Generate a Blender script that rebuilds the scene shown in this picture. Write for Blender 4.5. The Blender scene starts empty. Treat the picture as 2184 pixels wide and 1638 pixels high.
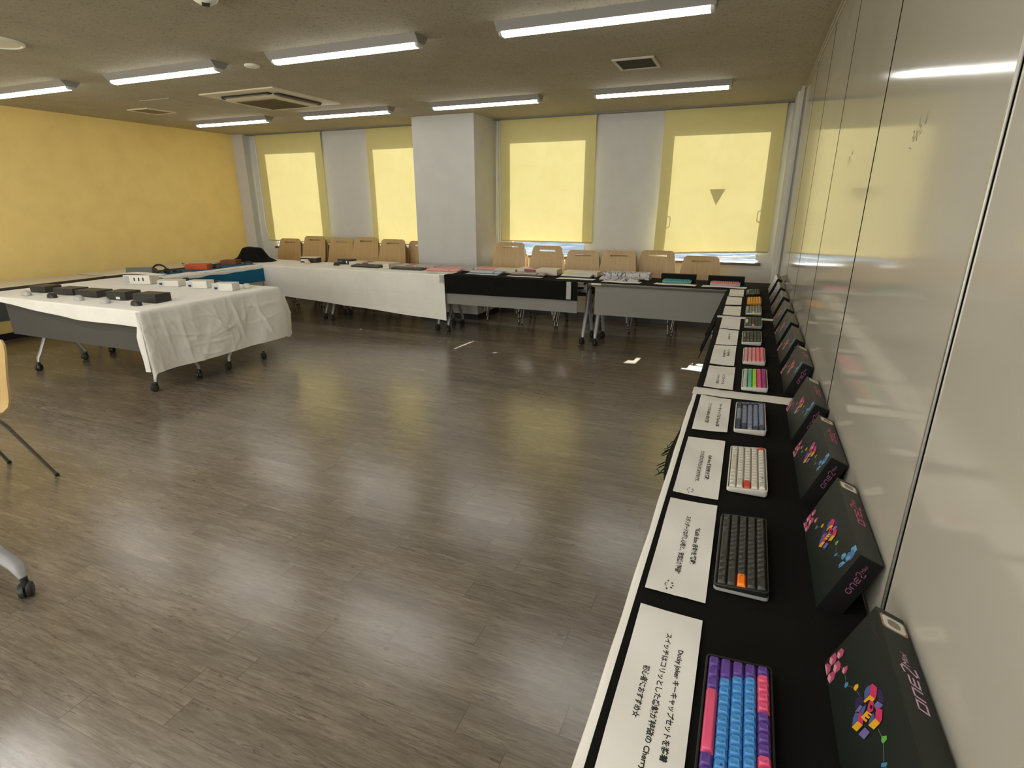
import bpy, bmesh, math, random
from mathutils import Vector, Matrix, noise

# ------------------------------------------------------------------ camera, world, sun, exposure
sc = bpy.context.scene
COL = sc.collection
PI = math.pi
HC = 1.475                       # camera height
CEIL = 2.485


def add_camera():
    yaw, pit, rol = math.radians(-22.707), math.radians(18.2), math.radians(-0.1128)
    f = Vector((math.sin(yaw) * math.cos(pit), math.cos(yaw) * math.cos(pit), -math.sin(pit)))
    r = Vector((math.cos(yaw), -math.sin(yaw), 0))
    u = r.cross(f)
    r2 = r * math.cos(rol) + u * math.sin(rol)
    u2 = -r * math.sin(rol) + u * math.cos(rol)
    cam = bpy.data.cameras.new('camera')
    cam.sensor_width = 36
    cam.lens = 36 * 1177.5 / 2184
    cam.clip_start = 0.02
    cam.clip_end = 200
    o = bpy.data.objects.new('camera', cam)
    m = Matrix((r2, u2, -f)).transposed().to_4x4()
    m.translation = (0, 0, HC)
    o.matrix_world = m
    COL.objects.link(o)
    sc.camera = o


add_camera()
sc.view_settings.view_transform = 'Standard'
sc.view_settings.look = 'None'
sc.view_settings.exposure = 0.28
sc.view_settings.gamma = 1.0
sc.view_settings.use_curve_mapping = False
sc.render.engine = 'CYCLES'
sc.cycles.use_denoising = True
sc.cycles.max_bounces = 9
sc.cycles.diffuse_bounces = 5
sc.cycles.glossy_bounces = 4
sc.cycles.transparent_max_bounces = 10
sc.cycles.sample_clamp_indirect = 6.0
sc.cycles.caustics_reflective = False
sc.cycles.caustics_refractive = False

WORLD_STRENGTH = 6.2
SUN_STRENGTH = 34.0
LENS_STRENGTH = 12.0        # the lit zone by the windows
LENS_STRENGTH_FILL = 29.0   # unseen fixture rows added as fill light
w = bpy.data.worlds.new('world')
sc.world = w
w.use_nodes = True
bg = w.node_tree.nodes['Background']
bg.inputs[0].default_value = (1.0, 0.95, 0.86, 1)
bg.inputs[1].default_value = WORLD_STRENGTH

sun = bpy.data.lights.new('sun', 'SUN')
sun.energy = SUN_STRENGTH
sun.angle = math.radians(0.6)
sun.color = (1.0, 0.97, 0.9)
so = bpy.data.objects.new('sun', sun)
so.rotation_euler = Vector((-0.22, -1.85, -0.88)).to_track_quat('-Z', 'Y').to_euler()
so.location = (1, 12, 6)
COL.objects.link(so)

WINS = [(-7.14, -6.11), (-5.12, -4.10), (-3.0, -1.95), (-0.95, 0.11)]   # glazed openings, x ranges
WZ0, WZ1 = 0.80, 2.27
for (a, b) in WINS:
    pl = bpy.data.lights.new('window_portal', 'AREA')
    pl.shape = 'RECTANGLE'
    pl.size = b - a + 0.1
    pl.size_y = WZ1 - WZ0 + 0.1
    pl.cycles.is_portal = True
    po = bpy.data.objects.new('window_portal', pl)
    po.location = ((a + b) / 2, 7.23, (WZ0 + WZ1) / 2)
    po.rotation_euler = (-PI / 2, 0, 0)
    COL.objects.link(po)
# tall windows added in the unseen rear wall as daylight fill
REAR_FILL_WINS = [(-7.2, -5.5), (-5.1, -3.4), (-3.0, -1.3), (-0.95, 0.15)]
RZ0, RZ1 = 0.45, 2.25
for (a, b) in REAR_FILL_WINS:
    pl = bpy.data.lights.new('window_portal', 'AREA')
    pl.shape = 'RECTANGLE'
    pl.size = b - a
    pl.size_y = RZ1 - RZ0
    pl.cycles.is_portal = True
    po = bpy.data.objects.new('window_portal', pl)
    po.location = ((a + b) / 2, -3.13, (RZ0 + RZ1) / 2)
    po.rotation_euler = (PI / 2, 0, 0)
    COL.objects.link(po)


# ------------------------------------------------------------------ materials
def srgb(c):
    return tuple(((x / 255) / 12.92 if x / 255 <= 0.04045 else ((x / 255 + 0.055) / 1.055) ** 2.4) for x in c)


MATS = {}


def mat(name, col, rough=0.6, metal=0.0, spec=0.5, var=0.0, vscale=20.0, bump=0.0, bscale=200.0, coat=0.0):
    """plain procedural material; col is linear"""
    if name in MATS:
        return MATS[name]
    m = bpy.data.materials.new(name)
    m.use_nodes = True
    nt = m.node_tree
    b = nt.nodes['Principled BSDF']
    b.inputs['Base Color'].default_value = (*col, 1)
    b.inputs['Roughness'].default_value = rough
    b.inputs['Metallic'].default_value = metal
    b.inputs['Specular IOR Level'].default_value = spec
    b.inputs['Coat Weight'].default_value = coat
    if var > 0 or bump > 0:
        tc = nt.nodes.new('ShaderNodeTexCoord')
    if var > 0:
        n = nt.nodes.new('ShaderNodeTexNoise')
        n.inputs['Scale'].default_value = vscale
        n.inputs['Detail'].default_value = 4
        nt.links.new(tc.outputs['Object'], n.inputs['Vector'])
        r = nt.nodes.new('ShaderNodeValToRGB')
        r.color_ramp.elements[0].position = 0.3
        r.color_ramp.elements[1].position = 0.7
        r.color_ramp.elements[0].color = (*[c * (1 - var) for c in col], 1)
        r.color_ramp.elements[1].color = (*[min(1, c * (1 + var)) for c in col], 1)
        nt.links.new(n.outputs['Fac'], r.inputs['Fac'])
        nt.links.new(r.outputs['Color'], b.inputs['Base Color'])
    if bump > 0:
        n2 = nt.nodes.new('ShaderNodeTexNoise')
        n2.inputs['Scale'].default_value = bscale
        n2.inputs['Detail'].default_value = 3
        nt.links.new(tc.outputs['Object'], n2.inputs['Vector'])
        bp = nt.nodes.new('ShaderNodeBump')
        bp.inputs['Strength'].default_value = bump
        bp.inputs['Distance'].default_value = 0.002
        nt.links.new(n2.outputs['Fac'], bp.inputs['Height'])
        nt.links.new(bp.outputs['Normal'], b.inputs['Normal'])
    MATS[name] = m
    return m


def emit(name, col, strength):
    m = bpy.data.materials.new(name)
    m.use_nodes = True
    b = m.node_tree.nodes['Principled BSDF']
    b.inputs['Base Color'].default_value = (0.8, 0.8, 0.8, 1)
    b.inputs['Emission Color'].default_value = (*col, 1)
    b.inputs['Emission Strength'].default_value = strength
    MATS[name] = m
    return m


def N(nt, typ, **kw):
    n = nt.nodes.new(typ)
    for k, v in kw.items():
        setattr(n, k, v)
    return n


def math_node(nt, op, a, b=None, c=None):
    n = N(nt, 'ShaderNodeMath', operation=op)
    for i, v in enumerate((a, b, c)):
        if v is None:
            continue
        if isinstance(v, (int, float)):
            n.inputs[i].default_value = v
        else:
            nt.links.new(v, n.inputs[i])
    return n.outputs[0]


def ramp(nt, fac, stops):
    r = N(nt, 'ShaderNodeValToRGB')
    els = r.color_ramp.elements
    while len(els) < len(stops):
        els.new(0.5)
    for e, (p, c) in zip(els, stops):
        e.position = p
        e.color = (*c, 1)
    nt.links.new(fac, r.inputs['Fac'])
    return r.outputs['Color']


def mixc(nt, fac, a, b, blend='MIX'):
    n = N(nt, 'ShaderNodeMix', data_type='RGBA', blend_type=blend)
    if isinstance(fac, (int, float)):
        n.inputs['Factor'].default_value = fac
    else:
        nt.links.new(fac, n.inputs['Factor'])
    for key, v in (('A', a), ('B', b)):
        s = [i for i in n.inputs if i.name == key and i.type == 'RGBA'][0]
        if isinstance(v, tuple):
            s.default_value = (*v, 1)
        else:
            nt.links.new(v, s)
    return [o for o in n.outputs if o.type == 'RGBA'][0]


def floor_material():
    m = bpy.data.materials.new('vinyl_wood_planks')
    m.use_nodes = True
    nt = m.node_tree
    L = nt.links
    b = nt.nodes['Principled BSDF']
    tc = N(nt, 'ShaderNodeTexCoord')
    sx = N(nt, 'ShaderNodeSeparateXYZ')
    L.new(tc.outputs['Object'], sx.inputs[0])
    X, Y = sx.outputs['X'], sx.outputs['Y']
    PW, PLN = 0.106, 0.91
    yr = math_node(nt, 'DIVIDE', Y, PW)
    row = math_node(nt, 'FLOOR', yr)
    fy = math_node(nt, 'FRACT', yr)
    wn = N(nt, 'ShaderNodeTexWhiteNoise', noise_dimensions='1D')
    L.new(row, wn.inputs['W'])
    xo = math_node(nt, 'ADD', math_node(nt, 'DIVIDE', X, PLN), wn.outputs['Value'])
    colm = math_node(nt, 'FLOOR', xo)
    fx = math_node(nt, 'FRACT', xo)
    cmb = N(nt, 'ShaderNodeCombineXYZ')
    L.new(row, cmb.inputs[0])
    L.new(colm, cmb.inputs[1])
    wn2 = N(nt, 'ShaderNodeTexWhiteNoise', noise_dimensions='3D')
    L.new(cmb.outputs[0], wn2.inputs['Vector'])
    pid = wn2.outputs['Value']
    # grain coordinates: stretched along x, shifted per plank
    g = N(nt, 'ShaderNodeCombineXYZ')
    L.new(math_node(nt, 'ADD', math_node(nt, 'MULTIPLY', X, 6.0), math_node(nt, 'MULTIPLY', pid, 37.0)), g.inputs[0])
    L.new(math_node(nt, 'MULTIPLY', Y, 62.0), g.inputs[1])
    L.new(math_node(nt, 'MULTIPLY', pid, 11.0), g.inputs[2])
    n1 = N(nt, 'ShaderNodeTexNoise')
    n1.inputs['Scale'].default_value = 1.6
    n1.inputs['Detail'].default_value = 8
    n1.inputs['Roughness'].default_value = 0.72
    n1.inputs['Distortion'].default_value = 0.6
    L.new(g.outputs[0], n1.inputs['Vector'])
    base = ramp(nt, n1.outputs['Fac'], [(0.25, (0.070, 0.056, 0.042)), (0.38, (0.135, 0.110, 0.084)), (0.55, (0.195, 0.164, 0.127)), (0.75, (0.265, 0.225, 0.178))])
    # broad tonal drift along the boards
    g2 = N(nt, 'ShaderNodeCombineXYZ')
    L.new(math_node(nt, 'ADD', math_node(nt, 'MULTIPLY', X, 1.4), math_node(nt, 'MULTIPLY', pid, 91.0)), g2.inputs[0])
    L.new(math_node(nt, 'MULTIPLY', Y, 7.0), g2.inputs[1])
    n2 = N(nt, 'ShaderNodeTexNoise')
    n2.inputs['Scale'].default_value = 1.5
    n2.inputs['Detail'].default_value = 4
    L.new(g2.outputs[0], n2.inputs['Vector'])
    drift = ramp(nt, n2.outputs['Fac'], [(0.3, (0.76, 0.74, 0.72)), (0.7, (1.17, 1.16, 1.14))])
    c1 = mixc(nt, 1.0, base, drift, 'MULTIPLY')
    plank = ramp(nt, pid, [(0.0, (0.90, 0.90, 0.91)), (1.0, (1.08, 1.07, 1.05))])
    c2 = mixc(nt, 1.0, c1, plank, 'MULTIPLY')
    # thin dark cracks and knots
    g3 = N(nt, 'ShaderNodeCombineXYZ')
    L.new(math_node(nt, 'ADD', math_node(nt, 'MULTIPLY', X, 3.2), math_node(nt, 'MULTIPLY', pid, 17.0)), g3.inputs[0])
    L.new(math_node(nt, 'MULTIPLY', Y, 60.0), g3.inputs[1])
    n3 = N(nt, 'ShaderNodeTexNoise')
    n3.inputs['Scale'].default_value = 1.0
    n3.inputs['Detail'].default_value = 3
    n3.inputs['Distortion'].default_value = 1.0
    L.new(g3.outputs[0], n3.inputs['Vector'])
    crack = math_node(nt, 'LESS_THAN', math_node(nt, 'ABSOLUTE', math_node(nt, 'SUBTRACT', n3.outputs['Fac'], 0.60)), 0.014)
    gate = math_node(nt, 'GREATER_THAN', n2.outputs['Fac'], 0.50)
    crack = math_node(nt, 'MULTIPLY', crack, gate)
    c3 = mixc(nt, math_node(nt, 'MULTIPLY', crack, 0.55), c2, (0.045, 0.034, 0.026))
    vk = N(nt, 'ShaderNodeTexVoronoi')
    vk.inputs['Scale'].default_value = 1.0
    g4 = N(nt, 'ShaderNodeCombineXYZ')
    L.new(math_node(nt, 'MULTIPLY', X, 3.4), g4.inputs[0])
    L.new(math_node(nt, 'MULTIPLY', Y, 6.0), g4.inputs[1])
    L.new(g4.outputs[0], vk.inputs['Vector'])
    knot = math_node(nt, 'LESS_THAN', vk.outputs['Distance'], 0.045)
    c4 = mixc(nt, math_node(nt, 'MULTIPLY', knot, 0.6), c3, (0.06, 0.045, 0.035))
    # joints between boards
    ey = math_node(nt, 'MINIMUM', fy, math_node(nt, 'SUBTRACT', 1.0, fy))
    ex = math_node(nt, 'MINIMUM', fx, math_node(nt, 'SUBTRACT', 1.0, fx))
    j1 = math_node(nt, 'LESS_THAN', ey, 0.012)
    j2 = math_node(nt, 'LESS_THAN', ex, 0.0016)
    joint = math_node(nt, 'MAXIMUM', math_node(nt, 'MULTIPLY', j1, 0.45), math_node(nt, 'MULTIPLY', j2, 0.75))
    c5 = mixc(nt, joint, c4, (0.07, 0.055, 0.042))
    L.new(c5, b.inputs['Base Color'])
    rr = ramp(nt, n1.outputs['Fac'], [(0.2, (0.19, 0.19, 0.19)), (0.8, (0.25, 0.25, 0.25))])
    L.new(rr, b.inputs['Roughness'])
    b.inputs['Specular IOR Level'].default_value = 0.8
    b.inputs['IOR'].default_value = 1.75
    bp = N(nt, 'ShaderNodeBump')
    bp.inputs['Strength'].default_value = 0.12
    bp.inputs['Distance'].default_value = 0.002
    L.new(n1.outputs['Fac'], bp.inputs['Height'])
    L.new(bp.outputs['Normal'], b.inputs['Normal'])
    return m


def ceiling_material():
    m = bpy.data.materials.new('speckled_acoustic_board')
    m.use_nodes = True
    nt = m.node_tree
    L = nt.links
    b = nt.nodes['Principled BSDF']
    tc = N(nt, 'ShaderNodeTexCoord')
    n1 = N(nt, 'ShaderNodeTexNoise')
    n1.inputs['Scale'].default_value = 75
    n1.inputs['Detail'].default_value = 3
    L.new(tc.outputs['Object'], n1.inputs['Vector'])
    n2 = N(nt, 'ShaderNodeTexNoise')
    n2.inputs['Scale'].default_value = 3
    n2.inputs['Detail'].default_value = 4
    L.new(tc.outputs['Object'], n2.inputs['Vector'])
    a = ramp(nt, n1.outputs['Fac'], [(0.30, (0.25, 0.225, 0.165)), (0.40, (0.44, 0.40, 0.30)), (0.7, (0.485, 0.445, 0.34))])
    d = ramp(nt, n2.outputs['Fac'], [(0.3, (0.93, 0.93, 0.92)), (0.7, (1.05, 1.05, 1.05))])
    c = mixc(nt, 1.0, a, d, 'MULTIPLY')
    # faint board joints every 0.91 m / 1.82 m
    sx = N(nt, 'ShaderNodeSeparateXYZ')
    L.new(tc.outputs['Object'], sx.inputs[0])
    jx = math_node(nt, 'LESS_THAN', math_node(nt, 'FRACT', math_node(nt, 'DIVIDE', sx.outputs['X'], 1.82)), 0.0016)
    jy = math_node(nt, 'LESS_THAN', math_node(nt, 'FRACT', math_node(nt, 'DIVIDE', sx.outputs['Y'], 0.91)), 0.003)
    c = mixc(nt, math_node(nt, 'MULTIPLY', math_node(nt, 'MAXIMUM', jx, jy), 0.25), c, (0.2, 0.18, 0.13))
    L.new(c, b.inputs['Base Color'])
    b.inputs['Roughness'].default_value = 0.9
    b.inputs['Specular IOR Level'].default_value = 0.2
    bp = N(nt, 'ShaderNodeBump')
    bp.inputs['Strength'].default_value = 0.25
    bp.inputs['Distance'].default_value = 0.003
    L.new(n1.outputs['Fac'], bp.inputs['Height'])
    L.new(bp.outputs['Normal'], b.inputs['Normal'])
    return m


def blind_material():
    m = bpy.data.materials.new('yellow_blind_fabric')
    m.use_nodes = True
    nt = m.node_tree
    L = nt.links
    for n in list(nt.nodes):
        if n.type == 'BSDF_PRINCIPLED':
            nt.nodes.remove(n)
    out = [n for n in nt.nodes if n.type == 'OUTPUT_MATERIAL'][0]
    tc = N(nt, 'ShaderNodeTexCoord')
    n1 = N(nt, 'ShaderNodeTexNoise')
    n1.inputs['Scale'].default_value = 3.0
    n1.inputs['Detail'].default_value = 6
    n1.inputs['Distortion'].default_value = 1.5
    L.new(tc.outputs['Object'], n1.inputs['Vector'])
    tcol = ramp(nt, n1.outputs['Fac'], [(0.3, (0.122, 0.102, 0.048)), (0.7, (0.140, 0.118, 0.058))])
    dcol = ramp(nt, n1.outputs['Fac'], [(0.3, (0.94, 0.83, 0.37)), (0.7, (0.96, 0.86, 0.41))])
    df = N(nt, 'ShaderNodeBsdfDiffuse')
    L.new(dcol, df.inputs['Color'])
    tr = N(nt, 'ShaderNodeBsdfTranslucent')
    L.new(tcol, tr.inputs['Color'])
    mx = N(nt, 'ShaderNodeMixShader')
    mx.inputs[0].default_value = 0.35
    L.new(df.outputs[0], mx.inputs[1])
    L.new(tr.outputs[0], mx.inputs[2])
    L.new(mx.outputs[0], out.inputs['Surface'])
    return m


def glass_material():
    m = bpy.data.materials.new('window_glass')
    m.use_nodes = True
    nt = m.node_tree
    for n in list(nt.nodes):
        if n.type == 'BSDF_PRINCIPLED':
            nt.nodes.remove(n)
    out = [n for n in nt.nodes if n.type == 'OUTPUT_MATERIAL'][0]
    t = N(nt, 'ShaderNodeBsdfTransparent')
    t.inputs[0].default_value = (0.94, 0.97, 0.96, 1)
    g = N(nt, 'ShaderNodeBsdfGlossy')
    g.inputs['Roughness'].default_value = 0.02
    fr = N(nt, 'ShaderNodeFresnel')
    fr.inputs[0].default_value = 1.3
    mx = N(nt, 'ShaderNodeMixShader')
    nt.links.new(fr.outputs[0], mx.inputs[0])
    nt.links.new(t.outputs[0], mx.inputs[1])
    nt.links.new(g.outputs[0], mx.inputs[2])
    nt.links.new(mx.outputs[0], out.inputs['Surface'])
    return m


def panel_material():
    m = bpy.data.materials.new('glossy_offwhite_steel')
    m.use_nodes = True
    nt = m.node_tree
    L = nt.links
    b = nt.nodes['Principled BSDF']
    tc = N(nt, 'ShaderNodeTexCoord')
    n = N(nt, 'ShaderNodeTexNoise')
    n.inputs['Scale'].default_value = 1.2
    n.inputs['Detail'].default_value = 5
    L.new(tc.outputs['Object'], n.inputs['Vector'])
    L.new(ramp(nt, n.outputs['Fac'], [(0.3, (0.50, 0.475, 0.41)), (0.7, (0.55, 0.52, 0.445))]), b.inputs['Base Color'])
    L.new(ramp(nt, n.outputs['Fac'], [(0.3, (0.07, 0.07, 0.07)), (0.7, (0.11, 0.11, 0.11))]), b.inputs['Roughness'])
    b.inputs['Specular IOR Level'].default_value = 0.5
    b.inputs['Coat Weight'].default_value = 0.0
    n2 = N(nt, 'ShaderNodeTexNoise')
    n2.inputs['Scale'].default_value = 2.2
    L.new(tc.outputs['Object'], n2.inputs['Vector'])
    bp = N(nt, 'ShaderNodeBump')
    bp.inputs['Strength'].default_value = 0.06
    bp.inputs['Distance'].default_value = 0.01
    L.new(n2.outputs['Fac'], bp.inputs['Height'])
    L.new(bp.outputs['Normal'], b.inputs['Normal'])
    return m


def ply_material():
    m = bpy.data.materials.new('beech_plywood')
    m.use_nodes = True
    nt = m.node_tree
    L = nt.links
    b = nt.nodes['Principled BSDF']
    tc = N(nt, 'ShaderNodeTexCoord')
    mp = N(nt, 'ShaderNodeMapping')
    mp.inputs['Scale'].default_value = (40, 4, 3)
    L.new(tc.outputs['Object'], mp.inputs['Vector'])
    n = N(nt, 'ShaderNodeTexNoise')
    n.inputs['Scale'].default_value = 1.0
    n.inputs['Detail'].default_value = 5
    L.new(mp.outputs[0], n.inputs['Vector'])
    L.new(ramp(nt, n.outputs['Fac'], [(0.3, (0.40, 0.265, 0.115)), (0.7, (0.48, 0.33, 0.155))]), b.inputs['Base Color'])
    b.inputs['Roughness'].default_value = 0.38
    return m


def cloth_material(name, col, var=0.03, rough=0.9, weave=700):
    m = mat(name, col, rough, spec=0.2, var=var, vscale=6, bump=0.3, bscale=weave)
    return m


M_FLOOR = floor_material()
M_CEIL = ceiling_material()
M_BLIND = blind_material()
M_GLASS = glass_material()
M_PANEL = panel_material()
M_PLY = ply_material()
M_YWALL = mat('yellow_wallpaper', (0.96, 0.72, 0.27), 0.8, var=0.04, vscale=5, bump=0.25, bscale=160)
M_WALL = mat('offwhite_wallpaper', (0.54, 0.53, 0.505), 0.85, var=0.03, vscale=5, bump=0.3, bscale=180)
M_BASE = mat('black_vinyl_baseboard', (0.012, 0.011, 0.012), 0.5)
M_ALU = mat('brushed_aluminium', (0.62, 0.60, 0.55), 0.35, metal=0.9)
M_WINFR = mat('white_window_frame', (0.34, 0.35, 0.37), 0.4)
M_SILL = mat('brown_sill_edge', (0.10, 0.055, 0.04), 0.4)
M_SILLT = mat('grey_brown_sill', (0.10, 0.09, 0.085), 0.5)
M_HOUSE = mat('white_enamel_housing', (0.30, 0.29, 0.275), 0.5)
M_LENS = emit('lit_lens', (1.0, 0.98, 0.94), LENS_STRENGTH)
M_LENS_FILL = emit('lit_lens_fill', (1.0, 0.975, 0.93), LENS_STRENGTH_FILL)
M_CAP = mat('lamp_end_cap', (0.6, 0.6, 0.58), 0.4)
M_ACW = mat('cream_ac_plastic', (0.74, 0.67, 0.50), 0.5)
M_ACG = mat('dusty_ac_grille', (0.22, 0.17, 0.08), 0.8, bump=0.5, bscale=300)
M_DARK = mat('dark_slot', (0.012, 0.01, 0.01), 0.6)
M_VENT = mat('dark_vent_grille', (0.05, 0.042, 0.02), 0.8)
M_WHITEP = mat('white_plastic', (0.85, 0.82, 0.72), 0.4)
M_WCLOTH = cloth_material('white_cotton_cloth', (0.82, 0.80, 0.745))
M_BCLOTH = mat('black_cloth', (0.0075, 0.0075, 0.007), 0.95, spec=0.12, var=0.1, vscale=6, bump=0.3, bscale=500)
M_BLUEC = cloth_material('blue_cloth', (0.012, 0.13, 0.24))
M_PAPER = mat('white_paper', (0.84, 0.82, 0.78), 0.55, spec=0.35, var=0.02, vscale=8)
M_INK = mat('black_ink', (0.012, 0.018, 0.018), 0.6)
M_INKR = mat('dark_red_ink', (0.12, 0.02, 0.015), 0.6)
M_TTOP = mat('beige_laminate_top', (0.60, 0.55, 0.44), 0.4)
M_TEDGE = mat('dark_table_edge', (0.07, 0.06, 0.045), 0.5)
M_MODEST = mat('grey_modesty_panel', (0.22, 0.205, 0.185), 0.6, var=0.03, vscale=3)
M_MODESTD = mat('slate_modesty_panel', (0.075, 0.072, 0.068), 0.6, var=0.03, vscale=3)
M_LEG = mat('silver_grey_leg', (0.36, 0.36, 0.37), 0.4, metal=0.3)
M_CAST = mat('black_caster', (0.012, 0.014, 0.013), 0.45)
M_CHROME = mat('dull_chrome', (0.22, 0.20, 0.18), 0.35, metal=0.8)
M_RUB = mat('black_rubber_tip', (0.01, 0.01, 0.01), 0.7)
M_BOX = mat('dark_green_black_carton', (0.011, 0.0155, 0.013), 0.42, spec=0.4)
M_BOXEND = mat('black_carton_end', (0.004, 0.004, 0.004), 0.75, spec=0.2)


# ------------------------------------------------------------------ mesh builder
class MB:
    def __init__(s):
        s.bm = bmesh.new()
        s.mi = 0

    def face(s, pts, mi=None):
        vs = [s.bm.verts.new(p) for p in pts]
        f = s.bm.faces.new(vs)
        f.material_index = s.mi if mi is None else mi
        return f

    def box(s, x0, y0, z0, x1, y1, z1, mi=None, bev=0.0, mtx=None, top=None):
        """axis box; top=(sx,sy) scales the upper face"""
        cx, cy = (x0 + x1) / 2, (y0 + y1) / 2
        tx, ty = top or (1, 1)
        co = []
        for z, kx, ky in ((z0, 1, 1), (z1, tx, ty)):
            for x, y in ((x0, y0), (x1, y0), (x1, y1), (x0, y1)):
                co.append(Vector((cx + (x - cx) * kx, cy + (y - cy) * ky, z)))
        if mtx is not None:
            co = [mtx @ c for c in co]
        v = [s.bm.verts.new(c) for c in co]
        fs = [(0, 3, 2, 1), (4, 5, 6, 7), (0, 1, 5, 4), (1, 2, 6, 5), (2, 3, 7, 6), (3, 0, 4, 7)]
        out = []
        for f in fs:
            ff = s.bm.faces.new([v[i] for i in f])
            ff.material_index = s.mi if mi is None else mi
            out.append(ff)
        if bev > 0:
            es = list({e for f in out for e in f.edges})
            bmesh.ops.bevel(s.bm, geom=es, offset=bev, segments=2, profile=0.6, affect='EDGES', clamp_overlap=True)
        return s

    def ring_loft(s, rings, mi=None, cap=True, closed=True):
        vr = [[s.bm.verts.new(p) for p in r] for r in rings]
        k = s.mi if mi is None else mi
        n = len(vr[0])
        for a, b in zip(vr, vr[1:]):
            for i in range(n if closed else n - 1):
                j = (i + 1) % n
                f = s.bm.faces.new((a[i], a[j], b[j], b[i]))
                f.material_index = k
        if cap and closed:
            f = s.bm.faces.new(list(reversed(vr[0])))
            f.material_index = k
            f = s.bm.faces.new(vr[-1])
            f.material_index = k
        return s

    def tube(s, pts, r, seg=8, mi=None, sx=1.0):
        pts = [Vector(p) for p in pts]
        rr = r if isinstance(r, (list, tuple)) else [r] * len(pts)
        rings = []
        up = None
        for i, p in enumerate(pts):
            if i == 0:
                d = pts[1] - pts[0]
            elif i == len(pts) - 1:
                d = pts[-1] - pts[-2]
            else:
                d = (pts[i + 1] - p).normalized() + (p - pts[i - 1]).normalized()
            d.normalize()
            if up is None:
                up = Vector((0, 0, 1)) if abs(d.z) < 0.9 else Vector((1, 0, 0))
            a = d.cross(up).normalized()
            b = a.cross(d).normalized()
            up = b
            rings.append([p + (a * math.cos(2 * PI * k / seg) * sx + b * math.sin(2 * PI * k / seg)) * rr[i] for k in range(seg)])
        return s.ring_loft(rings, mi)

    def cyl(s, p0, p1, r0, r1=None, seg=16, mi=None):
        return s.tube([p0, p1], [r0, r0 if r1 is None else r1], seg, mi)

    def lathe(s, prof, seg=24, mi=None, c=(0, 0, 0)):
        rings = [[(c[0] + r * math.cos(2 * PI * k / seg), c[1] + r * math.sin(2 * PI * k / seg), c[2] + z) for k in range(seg)] for r, z in prof]
        return s.ring_loft(rings, mi)

    def poly_prism(s, pts2, z0, z1, mi=None):
        return s.ring_loft([[(x, y, z0) for x, y in pts2], [(x, y, z1) for x, y in pts2]], mi)

    def mesh(s, name, mats, smooth=False, ang=None):
        bmesh.ops.recalc_face_normals(s.bm, faces=s.bm.faces)
        me = bpy.data.meshes.new(name)
        s.bm.to_mesh(me)
        s.bm.free()
        for m in (mats if isinstance(mats, (list, tuple)) else [mats]):
            me.materials.append(m)
        if smooth:
            me.polygons.foreach_set('use_smooth', [True] * len(me.polygons))
            if ang is not None:
                me.set_sharp_from_angle(angle=math.radians(ang))
        return me

    def build(s, name, mats, parent=None, smooth=False, ang=35, loc=None, rot=None):
        return link(name, s.mesh(name, mats, smooth, ang), parent, loc, rot)


def link(name, me, parent=None, loc=None, rot=None):
    o = bpy.data.objects.new(name, me)
    COL.objects.link(o)
    if parent is not None:
        o.parent = parent
    if loc is not None:
        o.location = loc
    if rot is not None:
        o.rotation_euler = rot
    return o


def thing(name, label, cat, loc=(0, 0, 0), rotz=0.0, group=None, rot=None):
    o = bpy.data.objects.new(name, None)
    o.empty_display_size = 0.05
    COL.objects.link(o)
    o.location = loc
    o.rotation_euler = rot if rot is not None else (0, 0, rotz)
    o['label'] = label
    o['category'] = cat
    if group:
        o['group'] = group
    return o


def tag(o, label, cat, group=None):
    o['label'] = label
    o['category'] = cat
    if group:
        o['group'] = group
    return o


def struct(o):
    o['kind'] = 'structure'
    return o


def copy_tree(o, parent=None):
    c = o.copy()
    COL.objects.link(c)
    c.parent = parent
    for ch in list(o.children):
        copy_tree(ch, c)
    return c


def rrect(cx, cy, w, h, r, seg=4):
    pts = []
    for (sx, sy, a0) in ((1, 1, 0), (-1, 1, 90), (-1, -1, 180), (1, -1, 270)):
        for k in range(seg + 1):
            a = math.radians(a0 + 90 * k / seg)
            pts.append((cx + sx * (w / 2 - r) + r * math.cos(a), cy + sy * (h / 2 - r) + r * math.sin(a)))
    return pts


# ------------------------------------------------------------------ lettering meshes (made first, in one go)
def text_meshes(specs):
    """{key: (string, size, shear)} -> {key: list of (verts2d, faces)} with the origin at the start of the baseline"""
    objs = {}
    for k, (s, size, shear) in specs.items():
        cu = bpy.data.curves.new('lettering', 'FONT')
        cu.body = s
        cu.size = size
        cu.shear = shear
        cu.resolution_u = 3
        cu.offset = 0.026 if k[0] == 'p' else 0.0
        o = bpy.data.objects.new('lettering', cu)
        COL.objects.link(o)
        objs[k] = o
    dg = bpy.context.evaluated_depsgraph_get()
    out = {}
    for k, o in objs.items():
        me = bpy.data.meshes.new_from_object(o.evaluated_get(dg))
        out[k] = ([tuple(v.co[:2]) for v in me.vertices], [tuple(p.vertices) for p in me.polygons])
        bpy.data.meshes.remove(me)
    for o in objs.values():
        cu = o.data
        bpy.data.objects.remove(o)
        bpy.data.curves.remove(cu)
    return out


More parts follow.
